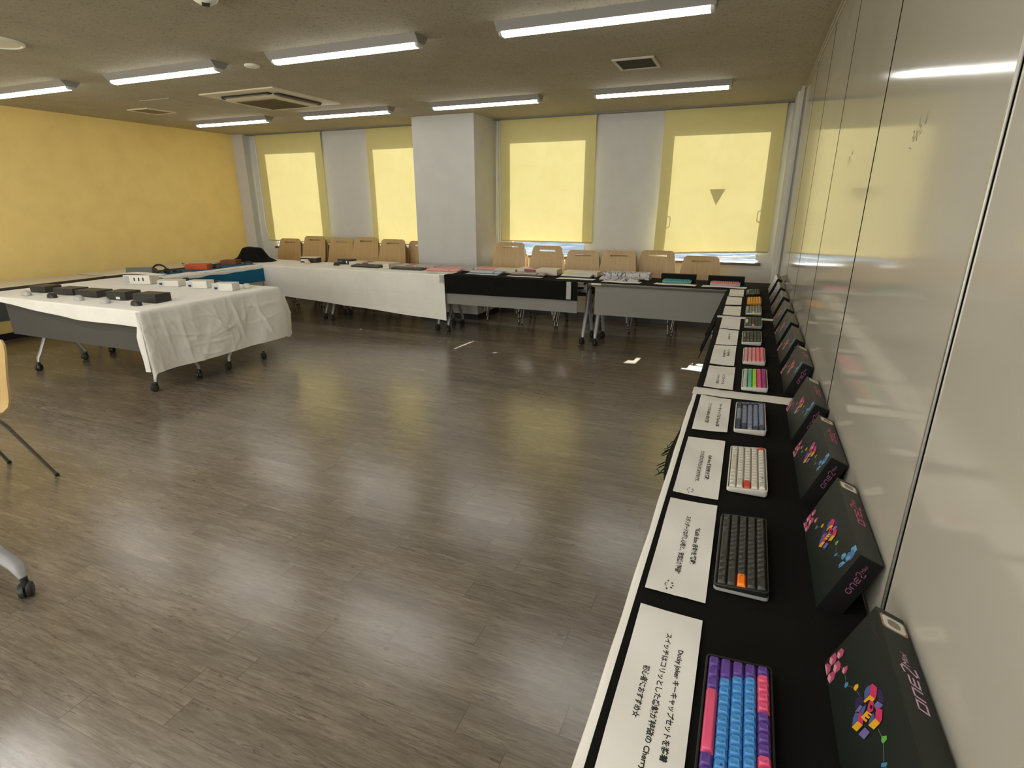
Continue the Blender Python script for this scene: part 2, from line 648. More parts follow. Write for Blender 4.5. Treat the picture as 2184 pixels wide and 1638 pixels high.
PAPER_TEXT = [
    ['Ducky Joker キーキャップセットを装着', 'スイッチはコリッとした感触が特徴の Cherry 茶軸', '初心者におすすめ☆'],
    ['“Kailh Box 赤軸を搭載', 'スタンダードな押し心地と、安定感が特徴”'],
    ['Kailh Box 静音赤軸を搭載', 'とにかく静かに打ちたい方におすすめです。'],
    ['キーキャップは Tai-Hao 製', 'スイッチは Kailh Box 白軸を搭載'],
    ['レインボーカラーの', 'キーキャップを装着'],
    ['ピンクの濃淡が特徴', 'Cherry 赤軸を搭載'],
    ['Cherry 茶軸を搭載', ''],
]
LEG0 = [['Ctrl', 'Win', 'Alt', '', 'Alt', 'Win', 'Fn', 'Ctrl'], ['Shift'] + list('ZXCVBNM,./') + ['Shift'], ['Caps'] + list('ASDFGHJKL;\'') + ['Enter'],
        ['Tab'] + list('QWERTYUIOP[]') + ['\\'], ['Esc'] + list('1234567890-=') + ['Back']]
specs = {}
for i, lines in enumerate(PAPER_TEXT):
    for j, s in enumerate(lines):
        if s:
            specs[('p', i, j)] = (s, 1.0, 0.0)
for r in LEG0:
    for s in r:
        if s:
            specs[('k', s)] = (s, 1.0, 0.0)
specs['one'] = ('Mini', 1.0, 0.2)
specs['ducky'] = ('Ducky', 1.0, 0.25)
specs['E'] = ('E', 1.0, 0.0)
specs['box_a'] = ('Bluetooth', 1.0, 0.0)
specs['detector'] = ('02 Ex', 1.0, 0.0)
TXT = text_meshes(specs)


def txt_bounds(key):
    v = TXT[key][0]
    xs = [p[0] for p in v]
    ys = [p[1] for p in v]
    return min(xs), max(xs), min(ys), max(ys)


def put_text(mb, key, fn, w=None, h=None, mi=0):
    """adds lettering to mb; local text coords (0..w, 0..h) go through fn(u, v) -> 3D point"""
    x0, x1, y0, y1 = txt_bounds(key)
    sx = w / (x1 - x0) if w else None
    sy = h / (y1 - y0) if h else None
    sx = sx or sy
    sy = sy or sx
    vs = [mb.bm.verts.new(fn((x - x0) * sx, (y - y0) * sy)) for x, y in TXT[key][0]]
    for f in TXT[key][1]:
        try:
            ff = mb.bm.faces.new([vs[i] for i in f])
            ff.material_index = mi
        except ValueError:
            pass


# ------------------------------------------------------------------ room shell
XL, XR, YB, YN = -7.66, 0.309, 7.12, -3.0


def build_room():
    b = MB()
    b.box(XL - 0.2, YN, -0.1, XR + 1.2, YB + 0.3, 0.0)
    struct(b.build('floor', M_FLOOR))
    b = MB()
    b.box(XL - 0.2, YN, CEIL, XR + 1.2, YB + 0.3, CEIL + 0.12)
    struct(b.build('ceiling', M_CEIL))
    b = MB()
    b.box(XL - 0.15, YN, 0, XL, YB + 0.08, CEIL)
    struct(b.build('wall_left', M_YWALL))
    b = MB()
    xs = [XL] + [v for w_ in REAR_FILL_WINS for v in w_] + [XR + 1.2]
    for i in range(0, len(xs), 2):
        b.box(xs[i], YN - 0.12, 0, xs[i + 1], YN, CEIL)
    for (a, c) in REAR_FILL_WINS:
        b.box(a, YN - 0.12, 0, c, YN, RZ0)
        b.box(a, YN - 0.12, RZ1, c, YN, CEIL)
    struct(b.build('wall_rear', M_WALL))
    for i, (a, c) in enumerate(REAR_FILL_WINS):  # glass of the added fill windows, out of view
        b = MB()
        b.box(a, YN - 0.07, RZ0, c, YN - 0.066, RZ1)
        struct(b.build('window_%d' % (i + 5), M_GLASS))
    # paved roof terrace outside the windows
    b = MB()
    b.box(XL - 8, YB + 0.1, -0.4, XR + 10, YB + 40, 0.25)
    struct(b.build('ground_outside', mat('blue_grey_paving', (0.045, 0.055, 0.070), 1.0, spec=0.0, var=0.5, vscale=1.5)))
    # window wall with four openings
    b = MB()
    y0, y1 = YB, YB + 0.08
    xs = [XL] + [v for w_ in WINS for v in w_] + [XR + 0.6]
    for i in range(0, len(xs), 2):
        b.box(xs[i], y0, 0, xs[i + 1], y1, CEIL)
    for (a, c) in WINS:
        b.box(a, y0, 0, c, y1, WZ0)
        b.box(a, y0, WZ1, c, y1, CEIL)
    struct(b.build('wall_back', M_WALL))
    # column standing before the window wall
    b = MB()
    b.box(-4.05, 6.46, 0, -3.19, YB, CEIL, bev=0.006)
    struct(b.build('trim_column', M_WALL))
    # pilaster in the left corner
    b = MB()
    b.box(XL, 6.98, 0, -7.44, YB, CEIL)
    struct(b.build('trim_corner', M_WALL))
    # black baseboards
    b = MB()
    b.box(-7.44, YB - 0.012, 0, -4.05, YB, 0.075)
    b.box(-3.19, YB - 0.012, 0, 0.262, YB, 0.075)
    struct(b.build('baseboard_back', M_BASE))
    b = MB()
    b.box(-4.062, 6.448, 0, -3.178, 6.46, 0.075)
    b.box(-3.19, 6.46, 0, -3.178, YB - 0.012, 0.075)
    b.box(-4.062, 6.46, 0, -4.05, YB - 0.012, 0.075)
    struct(b.build('baseboard_column', M_BASE))
    b = MB()
    b.box(XL, YN, 0, XL + 0.012, 6.98, 0.075)
    struct(b.build('baseboard_left', M_BASE))
    # header strip above the blinds
    b = MB()
    b.box(-7.44, 7.03, CEIL - 0.014, -4.05, YB, CEIL)
    b.box(-3.19, 7.03, CEIL - 0.014, 0.26, YB, CEIL)
    struct(b.build('trim_blind_track', mat('grey_blind_track', (0.2, 0.19, 0.17), 0.5)))
    # folding partition of steel panels on the right
    b = MB()
    seams = [-3.0, -1.96, -0.95, 0.05, 1.046, 2.035, 3.02, 4.03, 5.04, 6.17]
    for a, c in zip(seams, seams[1:]):
        b.box(XR, a + 0.005, 0.012, XR + 0.07, c - 0.005, CEIL - 0.045)
    struct(b.build('wall_right', M_PANEL))
    b = MB()
    b.box(XR + 0.006, -3.0, 0, XR + 0.06, 6.17, CEIL - 0.03)
    struct(b.build('wall_partition_core', M_DARK))
    b = MB()
    b.box(XR - 0.012, -3.0, CEIL - 0.02, XR + 0.09, 6.19, CEIL - 0.0005)
    b.box(XR - 0.004, -3.0, CEIL - 0.043, XR + 0.002, 6.19, CEIL - 0.02)
    struct(b.build('trim_ceiling_track', mat('cream_track', (0.42, 0.38, 0.27), 0.5)))
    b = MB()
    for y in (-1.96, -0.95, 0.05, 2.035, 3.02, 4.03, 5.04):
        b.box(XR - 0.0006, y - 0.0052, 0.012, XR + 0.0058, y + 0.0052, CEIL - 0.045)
    b.box(XR - 0.0006, 1.0315, 0.012, XR + 0.0058, 1.037, CEIL - 0.045)  # shadow beside the aluminium strip, put in as a black line
    struct(b.build('trim_seals_shadow_line', mat('black_seal_and_shadow', (0.004, 0.004, 0.004), 1.0, spec=0.0)))
    b = MB()
    b.box(XR - 0.004, 1.0375, 0.012, XR + 0.002, 1.0445, CEIL - 0.045)
    struct(b.build('trim_panel_strip', M_ALU))
    b = MB()
    b.box(XR - 0.010, 6.17, 0, XR + 0.07, 6.24, CEIL - 0.02)
    struct(b.build('trim_partition_post', mat('olive_grey_post', (0.20, 0.185, 0.14), 0.5)))
    b = MB()
    b.box(0.280, 6.24, 0, XR + 0.6, 6.50, CEIL - 0.001)
    b.box(0.262, 6.50, 0, XR + 0.6, YB, CEIL - 0.001)
    struct(b.build('wall_partition_end', M_WALL))


build_room()


def build_windows():
    for i, (a, c) in enumerate(WINS):
        root = bpy.data.objects.new('window_%d' % (i + 1), None)
        COL.objects.link(root)
        root.location = ((a + c) / 2, YB + 0.04, WZ0)
        root['kind'] = 'structure'
        w2 = (c - a) / 2
        h = WZ1 - WZ0
        b = MB()
        t = 0.022
        b.box(-w2, -0.03, 0, w2, 0.035, 0.010)
        b.box(-w2, -0.03, h - t, w2, 0.035, h)
        b.box(-w2, -0.03, 0.035, -w2 + t, 0.035, h - t)
        b.box(w2 - t, -0.03, 0.035, w2, 0.035, h - t)
        b.build('window_frame', M_WINFR, root)
        b = MB()
        b.box(-w2 + t, 0.0, 0.035, w2 - t, 0.004, h - t)
        b.build('window_pane', M_GLASS, root)
        b = MB()
        b.box(-w2 - 0.03, -0.075, -0.028, w2 + 0.03, -0.0405, -0.002)
        b.box(-w2 - 0.03, -0.085, -0.004, w2 + 0.03, -0.0405, 0.004, mi=1)
        b.build('window_sill', [M_SILL, M_SILLT], root)
        if i == 3:
            for s in (-1, 1):
                b = MB()
                x = s * (w2 - 0.012)
                xi = x - s * 0.045
                z0 = 0.43 if s < 0 else 0.48
                b.tube([(x, -0.02, z0), (xi, -0.02, z0 + 0.02), (xi, -0.02, z0 + 0.12), (x, -0.02, z0 + 0.14)], 0.006, 6)
                b.build('window_latch', M_ALU, root)
            b = MB()   # stay arms seen under the blind
            b.box(-0.05, -0.028, 0.036, 0.5, -0.018, 0.05, mtx=Matrix.Rotation(math.radians(-4), 4, 'Y'))
            b.box(0.26, -0.03, 0.03, 0.30, -0.012, 0.07)
            b.build('window_stay', M_ALU, root)
    # triangular rescue-entry sticker on the glass of the fourth window
    b = MB()
    b.poly_prism([(-0.085, 0.09), (0.085, 0.09), (0.0, -0.085)], 0, 0.001)
    o = b.build('triangle_sticker', mat('green_grey_sticker', (0.16, 0.2, 0.13), 0.6), None, rot=(PI / 2, 0, 0), loc=(-0.40, YB + 0.039, 1.53 + 0.035))
    tag(o, 'downward pointing triangle sticker on the glass behind the rightmost blind', 'sticker')


build_windows()


def build_blinds():
    # x0, x1, z bottom left, z bottom right, pull-forward at bottom left
    data = [(-7.27, -6.01, 0.90, 0.885, 0.0, 'yellow roller blind nearest the yellow wall, drawn down'),
            (-5.20, -4.07, 0.895, 0.895, 0.0, 'yellow roller blind half hidden by the left side of the column'),
            (-3.11, -1.86, 0.985, 0.985, 0.0, 'yellow roller blind just right of the column, stopping above the sill'),
            (-1.06, 0.20, 0.885, 0.935, 0.14, 'widest yellow roller blind, its crooked lower edge caught on a chair back')]
    for (x0, x1, zl, zr, fwd, lab) in data:
        root = thing('roller_blind', lab, 'blind', ((x0 + x1) / 2, 7.075, CEIL - 0.02), group='yellow roller blinds over the windows')
        hw = (x1 - x0) / 2
        H = CEIL - 0.02
        nx, nz = 30, 50
        b = MB()
        grid = []
        for j in range(nz + 1):
            row = []
            v = j / nz
            for i in range(nx + 1):
                u = i / nx
                zb = zl + (zr - zl) * u - H
                z = zb * v
                y = -fwd * (v ** 3) * max(0, 1 - u * 2.2) ** 2 + 0.004 * math.sin(u * 9 + v * 3) * v
                if fwd:
                    y += 0.006 * math.sin(v * 14 + u * 5) * v
                row.append(b.bm.verts.new((-hw + 2 * hw * u, y, z)))
            grid.append(row)
        for j in range(nz):
            for i in range(nx):
                b.bm.faces.new((grid[j][i], grid[j][i + 1], grid[j + 1][i + 1], grid[j + 1][i]))
        b.build('blind_fabric', M_BLIND, root, smooth=True)
        b = MB()
        b.tube([(-hw, -fwd - 0.002, zl - H), (-hw * 0.4, -fwd * 0.2 - 0.002, zl + (zr - zl) * 0.3 - H), (0, -0.002, (zl + zr) / 2 - H), (hw, -0.002, zr - H)], 0.008, 8)
        b.build('bottom_bar', mat('cream_bottom_bar', (0.42, 0.36, 0.2), 0.5), root, smooth=True)
        b = MB()
        b.cyl((-hw - 0.01, 0.015, -0.001), (hw + 0.01, 0.015, -0.001), 0.014, seg=12)
        b.build('roller_tube', mat('cream_roller', (0.4, 0.37, 0.25), 0.5), root, smooth=True)
        if fwd == 0.0:
            xs = -hw - 0.03
            if x0 < -7:
                b = MB()
                pts = [(xs, 0, -0.01)] + [(xs + 0.002 * math.sin(k), 0, -0.01 - 0.13 * k) for k in range(1, 11)] + [(xs + 0.02, 0, -1.45), (xs + 0.05, 0, -1.50)]
                b.tube(pts, 0.0035, 6)
                b.build('pull_cord', M_WHITEP, root, smooth=True)
            elif x0 > -4:
                b = MB()
                for dx in (-0.012, 0.012):
                    b.tube([(xs + dx, 0, -0.01), (xs + dx, 0, -1.75)], 0.0045, 6)
                b.tube([(xs - 0.012, 0, -1.75), (xs, 0, -1.765), (xs + 0.012, 0, -1.75)], 0.0045, 6)
                b.build('pull_cord', M_WHITEP, root, smooth=True)


build_blinds()


# ------------------------------------------------------------------ ceiling fittings
def build_lights():
    cols = [-6.24, -4.46, -2.70, -0.92]
    nm = {0: 'nearest the yellow wall', 1: 'second from the yellow wall', 2: 'third from the yellow wall', 3: 'nearest the steel partition'}
    rows = [(3.49, 'in the row away from the windows'), (5.73, 'in the row beside the windows'), (1.25, 'in the added row behind the visible'), (0.10, 'in the added row over the camera'), (-1.05, 'in the added rearmost row')]
    first = rear = None
    for y, rl in rows:
        for i, x in enumerate(cols):
            if y == 1.25 and i == 3:
                continue
            lab = 'lit tube light fixture %s, %s' % (rl, nm[i])
            if first is None:
                root = thing('ceiling_light', lab, 'ceiling light', (x, y, CEIL), group='tube lights on the ceiling')
                b = MB()
                prof = [(-0.080, 0.0), (0.080, 0.0), (0.042, -0.044), (-0.042, -0.044)]
                b.ring_loft([[(-0.618, p, q) for p, q in prof], [(0.618, p, q) for p, q in prof]])
                b.build('housing', M_HOUSE, root)
                b = MB()
                prof = [(-0.036, -0.044), (-0.036, -0.052), (-0.030, -0.062), (-0.016, -0.067), (0.016, -0.067), (0.030, -0.062), (0.036, -0.052), (0.036, -0.044)]
                b.ring_loft([[(-0.59, p, q) for p, q in prof], [(0.59, p, q) for p, q in prof]])
                b.build('lens', M_LENS, root, smooth=True, ang=50)
                for s in (-1, 1):
                    b = MB()
                    b.ring_loft([[(s * 0.59, p, q) for p, q in prof], [(s * 0.606, p * 1.02, q * 1.01) for p, q in prof], [(s * 0.612, p * 0.8, q * 0.95) for p, q in prof]])
                    b.build('end_cap', M_CAP, root)
                first = root
            else:
                r = copy_tree(first)
                r.location = (x, y, CEIL)
                r['label'] = lab
                if y < 2:  # added unseen rows carry the brighter fill lens
                    for ch in r.children:
                        if ch.name.startswith('lens'):
                            if rear is None:
                                rear = ch.data.copy()
                                rear.materials[0] = M_LENS_FILL
                            ch.data = rear


build_lights()


def build_ceiling_things():
    # cassette air conditioner
    root = thing('ceiling_air_conditioner', 'cream four-way cassette air conditioner recessed in the ceiling', 'air conditioner', (-4.66, 4.83, CEIL))
    b = MB()
    s = 0.475
    b.ring_loft([[(x, y, 0) for x, y in rrect(0, 0, 2 * s, 2 * s, 0.01)], [(x, y, -0.012) for x, y in rrect(0, 0, 2 * s, 2 * s, 0.01)],
                 [(x, y, -0.016) for x, y in rrect(0, 0, 0.80, 0.80, 0.08)]])
    b.build('face_panel', M_ACW, root)
    b = MB()
    for k in range(4):
        m = Matrix.Rotation(k * PI / 2, 4, 'Z')
        b.box(-0.30, 0.315, -0.028, 0.30, 0.368, -0.0162, mtx=m)
    b.build('air_outlet', M_DARK, root)
    for k in range(4):
        b = MB()
        m = Matrix.Rotation(k * PI / 2, 4, 'Z')
        b.box(-0.28, 0.330, -0.0335, 0.28, 0.350, -0.0285, mtx=m)
        b.build('louvre', mat('grey_louvre', (0.25, 0.22, 0.17), 0.5), root)
    b = MB()
    b.ring_loft([[(x, y, -0.0162) for x, y in rrect(0, 0, 0.62, 0.62, 0.05)], [(x, y, -0.045) for x, y in rrect(0, 0, 0.68, 0.68, 0.10)],
                 [(x, y, -0.052) for x, y in rrect(0, 0, 0.62, 0.62, 0.05)]])
    b.build('intake_frame', M_ACW, root)
    b = MB()
    b.box(-0.245, -0.245, -0.056, 0.245, 0.245, -0.0522)
    for k in range(22):
        x = -0.235 + 0.47 * k / 21
        b.box(x - 0.003, -0.24, -0.059, x + 0.003, 0.24, -0.056)
    b.build('intake_grille', M_ACG, root)
    # vents
    for (x, y, w_, h_, dark, lab) in ((-0.955, 4.76, 0.31, 0.35, True, 'square ceiling vent with dark grille between two tube lights'),
                                      (-6.53, 4.88, 0.33, 0.36, False, 'pale square ceiling vent near the yellow wall')):
        root = thing('ceiling_vent', lab, 'vent', (x, y, CEIL), group='square vents in the ceiling')
        b = MB()
        fw = 0.022
        for q in ((-w_ / 2, -h_ / 2, w_ / 2, -h_ / 2 + fw), (-w_ / 2, h_ / 2 - fw, w_ / 2, h_ / 2), (-w_ / 2, -h_ / 2 + fw, -w_ / 2 + fw, h_ / 2 - fw), (w_ / 2 - fw, -h_ / 2 + fw, w_ / 2, h_ / 2 - fw)):
            b.box(q[0], q[1], -0.012, q[2], q[3], 0)
        b.build('vent_frame', M_ACW if not dark else mat('beige_vent_frame', (0.5, 0.46, 0.36), 0.5), root)
        b = MB()
        b.box(-w_ / 2 + fw, -h_ / 2 + fw, -0.003, w_ / 2 - fw, h_ / 2 - fw, 0)
        for k in range(12):
            y_ = -h_ / 2 + fw + (h_ - 2 * fw) * (k + 0.5) / 12
            b.box(-w_ / 2 + fw, y_ - 0.004, -0.009, w_ / 2 - fw, y_ + 0.004, -0.004, mtx=None)
        b.build('vent_grille', M_VENT if dark else mat('tan_vent_grille', (0.24, 0.2, 0.12), 0.8), root)
    # access hatch
    b = MB()
    b.box(-0.215, -0.225, -0.004, 0.215, 0.225, 0)
    o = b.build('ceiling_hatch', M_CEIL, None, loc=(-5.80, 4.61, CEIL))
    tag(o, 'flush square access hatch in the ceiling beside the air conditioner', 'hatch')
    b = MB()
    for q in ((-0.222, -0.232, 0.222, -0.2255), (-0.222, 0.2255, 0.222, 0.232), (-0.222, -0.2255, -0.2155, 0.2255), (0.2155, -0.2255, 0.222, 0.2255)):
        b.box(q[0], q[1], -0.006, q[2], q[3], 0)
    b.build('hatch_frame', mat('cream_hatch_frame', (0.45, 0.42, 0.33), 0.6), o)
    # round detector
    root = thing('smoke_detector', 'small round cream smoke detector by the tube lights', 'smoke detector', (-3.70, 3.665, CEIL))
    b = MB()
    b.lathe([(0.056, 0), (0.058, -0.006), (0.052, -0.014), (0.03, -0.02), (0.001, -0.021)], 28)
    b.build('detector_body', M_WHITEP, root, smooth=True)
    b = MB()
    put_text(b, 'detector', lambda u, v: (-0.03 + u, 0.006 - v, -0.0215), w=0.055)
    b.build('detector_lettering', M_INK, root)
    # round ceiling speaker at the frame edge
    root = thing('ceiling_speaker', 'large round ceiling speaker cut off by the photo edge', 'speaker', (-4.72, 2.50, CEIL))
    b = MB()
    b.lathe([(0.165, 0), (0.165, -0.01), (0.15, -0.016), (0.142, -0.010)], 36)
    b.build('speaker_rim', M_WHITEP, root, smooth=True)
    b = MB()
    b.lathe([(0.141, -0.001), (0.141, -0.009), (0.001, -0.0095)], 36)
    b.build('speaker_grille', mat('perforated_grille', (0.3, 0.28, 0.2), 0.7, bump=0.8, bscale=400), root)
    # sensor at top edge
    root = thing('motion_sensor', 'small white round sensor with a black window on the ceiling', 'sensor', (-2.72, 2.44, CEIL))
    b = MB()
    b.lathe([(0.062, 0), (0.064, -0.012), (0.055, -0.028), (0.03, -0.042), (0.001, -0.046)], 28)
    b.build('sensor_body', M_WHITEP, root, smooth=True)
    b = MB()
    b.box(-0.018, -0.030, -0.049, 0.018, 0.012, -0.030, bev=0.003, mtx=Matrix.Rotation(math.radians(48), 4, 'Z'))
    b.build('sensor_window', M_DARK, root)


build_ceiling_things()


# ------------------------------------------------------------------ tables
def caster(parent, loc, rot=0.0):
    c = MESH['caster']
    return link('caster', c, parent, loc, (0, 0, rot))


MESH = {}


def make_caster_mesh():
    b = MB()
    R = 0.031
    for s in (-1, 1):
        prof = []
        x0, x1 = (0.004, 0.024)
        rings = []
        for x, r in ((x0, R), (x0 + 0.012, R), (x1 - 0.002, R * 0.86), (x1, R * 0.6)):
            rings.append([(s * x, r * math.cos(2 * PI * k / 18) - 0.012, R + r * math.sin(2 * PI * k / 18)) for k in range(18)])
        b.ring_loft(rings)
    b.box(-0.008, -0.030, R, 0.008, 0.016, R * 2 + 0.010, bev=0.003)
    b.cyl((0, 0, 0.055), (0, 0, 0.082), 0.013, seg=10)
    MESH['caster'] = b.mesh('caster', M_CAST, smooth=True, ang=40)


make_caster_mesh()
LEGMESH = {}


def leg_mesh(dy, low=False):
    """one splayed leg reaching from the hub under the top to a caster at y=dy"""
    k = (round(dy, 3), low)
    if k not in LEGMESH:
        b = MB()
        s = 1 if dy > 0 else -1
        a = abs(dy)
        pts = [(0, s * 0.015, 0.60), (0, s * 0.03, 0.50), (0, s * a * 0.42, 0.33), (0, s * a * 0.85, 0.155), (0, s * a * 0.97, 0.115), (0, s * a, 0.078)]
        if low:
            pts = [(0, s * 0.01, 0.60), (0, s * 0.03, 0.30), (0, s * 0.10, 0.215), (0, s * a * 0.55, 0.165), (0, s * a * 0.93, 0.128), (0, s * a, 0.080)]
            b.tube(pts, [0.026, 0.026, 0.028, 0.030, 0.026, 0.014], 10, sx=0.5)
        else:
            b.tube(pts, [0.022, 0.022, 0.021, 0.019, 0.018, 0.015], 8, sx=0.55)
        LEGMESH[k] = b.mesh('leg', M_LEG, smooth=True, ang=50)
    return LEGMESH[k]


def folding_table(loc, rotz, length, depth, label, panel=None, panel_z=(0.37, 0.665), legs=0.205, top=0.70, ptop=None, legx=None, leg_off=0.0, edge=None, low=False):
    """long axis = local x, front = local -y"""
    t = thing('folding_table', label, 'table', loc, rotz, group='folding tables set round the room')
    b = MB()
    b.box(-length / 2, -depth / 2, top - 0.028, length / 2, depth / 2, top, bev=0.003)
    for f in b.bm.faces:
        if f.calc_center_median().z < top - 0.002:
            f.material_index = 1
    b.build('tabletop', [M_TTOP, M_TEDGE], t, smooth=True, ang=30)
    lx = (length / 2 - 0.16) if legx is None else legx
    for s in (-1, 1):
        b = MB()
        b.box(s * lx - 0.02, -0.09, 0.585, s * lx + 0.02, 0.09, top - 0.0285, bev=0.004)
        b.build('hinge_bracket', M_LEG, t)
        for q in (-1, 1):
            l_ = link('leg', leg_mesh(q * legs, low), t, (s * lx, leg_off, 0))
            caster(l_, (0, q * legs, 0), 0.6 * q * s)
    b = MB()
    b.box(-lx, -0.015, 0.55, lx, 0.015, 0.58)
    b.build('crossbar', M_LEG, t)
    if panel:
        b = MB()
        b.box(-length / 2 + 0.07, -depth / 2 + 0.02, panel_z[0], length / 2 - 0.07, -depth / 2 + 0.032, panel_z[1], bev=0.002)
        b.build('modesty_panel', panel, t)
    return t


TT = 0.694
# right-hand row, against the partition
folding_table((0.080, 1.44, 0), -PI / 2, 1.86, 0.445, 'folding table nearest the camera in the row along the steel partition', legs=0.17, top=TT)
folding_table((0.080, 3.26, 0), -PI / 2, 1.76, 0.445, 'middle folding table of the row along the steel partition', legs=0.17, top=TT)
folding_table((0.080, 4.82, 0), -PI / 2, 1.32, 0.445, 'short folding table of the partition row, reaching the window-side tables', legs=0.17, top=TT)
# row in front of the windows
BY = 5.83
folding_table((-0.600, BY, 0), 0, 1.74, 0.60, 'window-side folding table with exposed grey panel, in the right corner', panel=M_MODEST, top=TT, legs=0.19, leg_off=0.07, edge=M_TEDGE, legx=0.82)
folding_table((-2.385, BY, 0), 0, 1.74, 0.60, 'window-side folding table with a half-length black drape over its panel', panel=M_MODEST, top=TT, legs=0.19, leg_off=0.07, legx=0.83)
folding_table((-4.16, BY + 0.02, 0), 0, 1.74, 0.60, 'window-side folding table under the white drape, just left of the black one', top=TT, legs=0.19, leg_off=0.07, legx=0.80)
folding_table((-5.94, BY + 0.06, 0), 0, 1.74, 0.60, 'window-side folding table under the white drape, near the blue cloth', top=TT, legs=0.19, leg_off=0.07, legx=0.84)
# blue-cloth table and the bare tables by the yellow wall
folding_table((-6.14, 4.84, 0), PI / 2, 1.36, 0.56, 'folding table under the blue cloth', top=TT)
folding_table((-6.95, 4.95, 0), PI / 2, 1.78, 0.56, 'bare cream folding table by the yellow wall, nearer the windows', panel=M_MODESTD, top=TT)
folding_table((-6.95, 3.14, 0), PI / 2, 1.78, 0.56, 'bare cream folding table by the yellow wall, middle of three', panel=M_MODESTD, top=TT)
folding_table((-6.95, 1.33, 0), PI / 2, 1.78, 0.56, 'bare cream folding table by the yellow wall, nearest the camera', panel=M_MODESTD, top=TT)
# pair of tables under the big white cloth
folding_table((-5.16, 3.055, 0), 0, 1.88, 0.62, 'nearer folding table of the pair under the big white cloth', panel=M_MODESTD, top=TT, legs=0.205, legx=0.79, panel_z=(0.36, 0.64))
folding_table((-5.16, 3.745, 0), 0, 1.88, 0.62, 'farther folding table of the pair under the big white cloth', top=TT, legs=0.205, legx=0.83)
# table whose single caster shows at the left edge of the photo
folding_table((-2.885, 0.14, 0), PI / 2, 1.80, 0.50, 'folding table at the left photo edge, only a leg and caster showing', top=TT, legs=0.41, legx=0.80, low=True)


# ------------------------------------------------------------------ cloths
def wr(x, y, s=1.0, seed=0.0):
    return noise.noise(Vector((x * s + seed, y * s - seed, seed * 0.37)))


def grid_mesh(nu, nv, fn, thick=0.0):
    b = MB()
    g = [[b.bm.verts.new(fn(i / nu, j / nv)) for i in range(nu + 1)] for j in range(nv + 1)]
    for j in range(nv):
        for i in range(nu):
            b.bm.faces.new((g[j][i], g[j][i + 1], g[j + 1][i + 1], g[j + 1][i]))
    return b


def crease(v, pitch, w_=0.008):
    d = abs((v / pitch) % 1.0 - 0.5) * pitch
    return math.exp(-((pitch / 2 - d) / w_) ** 2) if False else math.exp(-(d / w_) ** 2)


FOLDS = [(0.48, 0.02, 0.72, 0.30, 0.014, 0.014), (0.80, 0.02, 0.90, 0.40, 0.012, 0.016), (0.30, 0.10, 0.33, 0.48, 0.007, 0.010), (0.62, 0.05, 0.66, 0.25, 0.008, 0.012),
         (0.95, 0.03, 0.93, 0.30, 0.006, 0.010), (0.10, 0.22, 0.50, 0.30, 0.005, 0.008), (0.55, 0.33, 0.95, 0.24, 0.005, 0.009), (1.05, 0.10, 1.20, 0.42, 0.010, 0.015),
         (0.15, 0.02, 0.20, 0.45, 0.006, 0.010), (0.30, 0.36, 0.85, 0.38, 0.004, 0.007), (1.0, 0.30, 1.3, 0.26, 0.005, 0.009)]


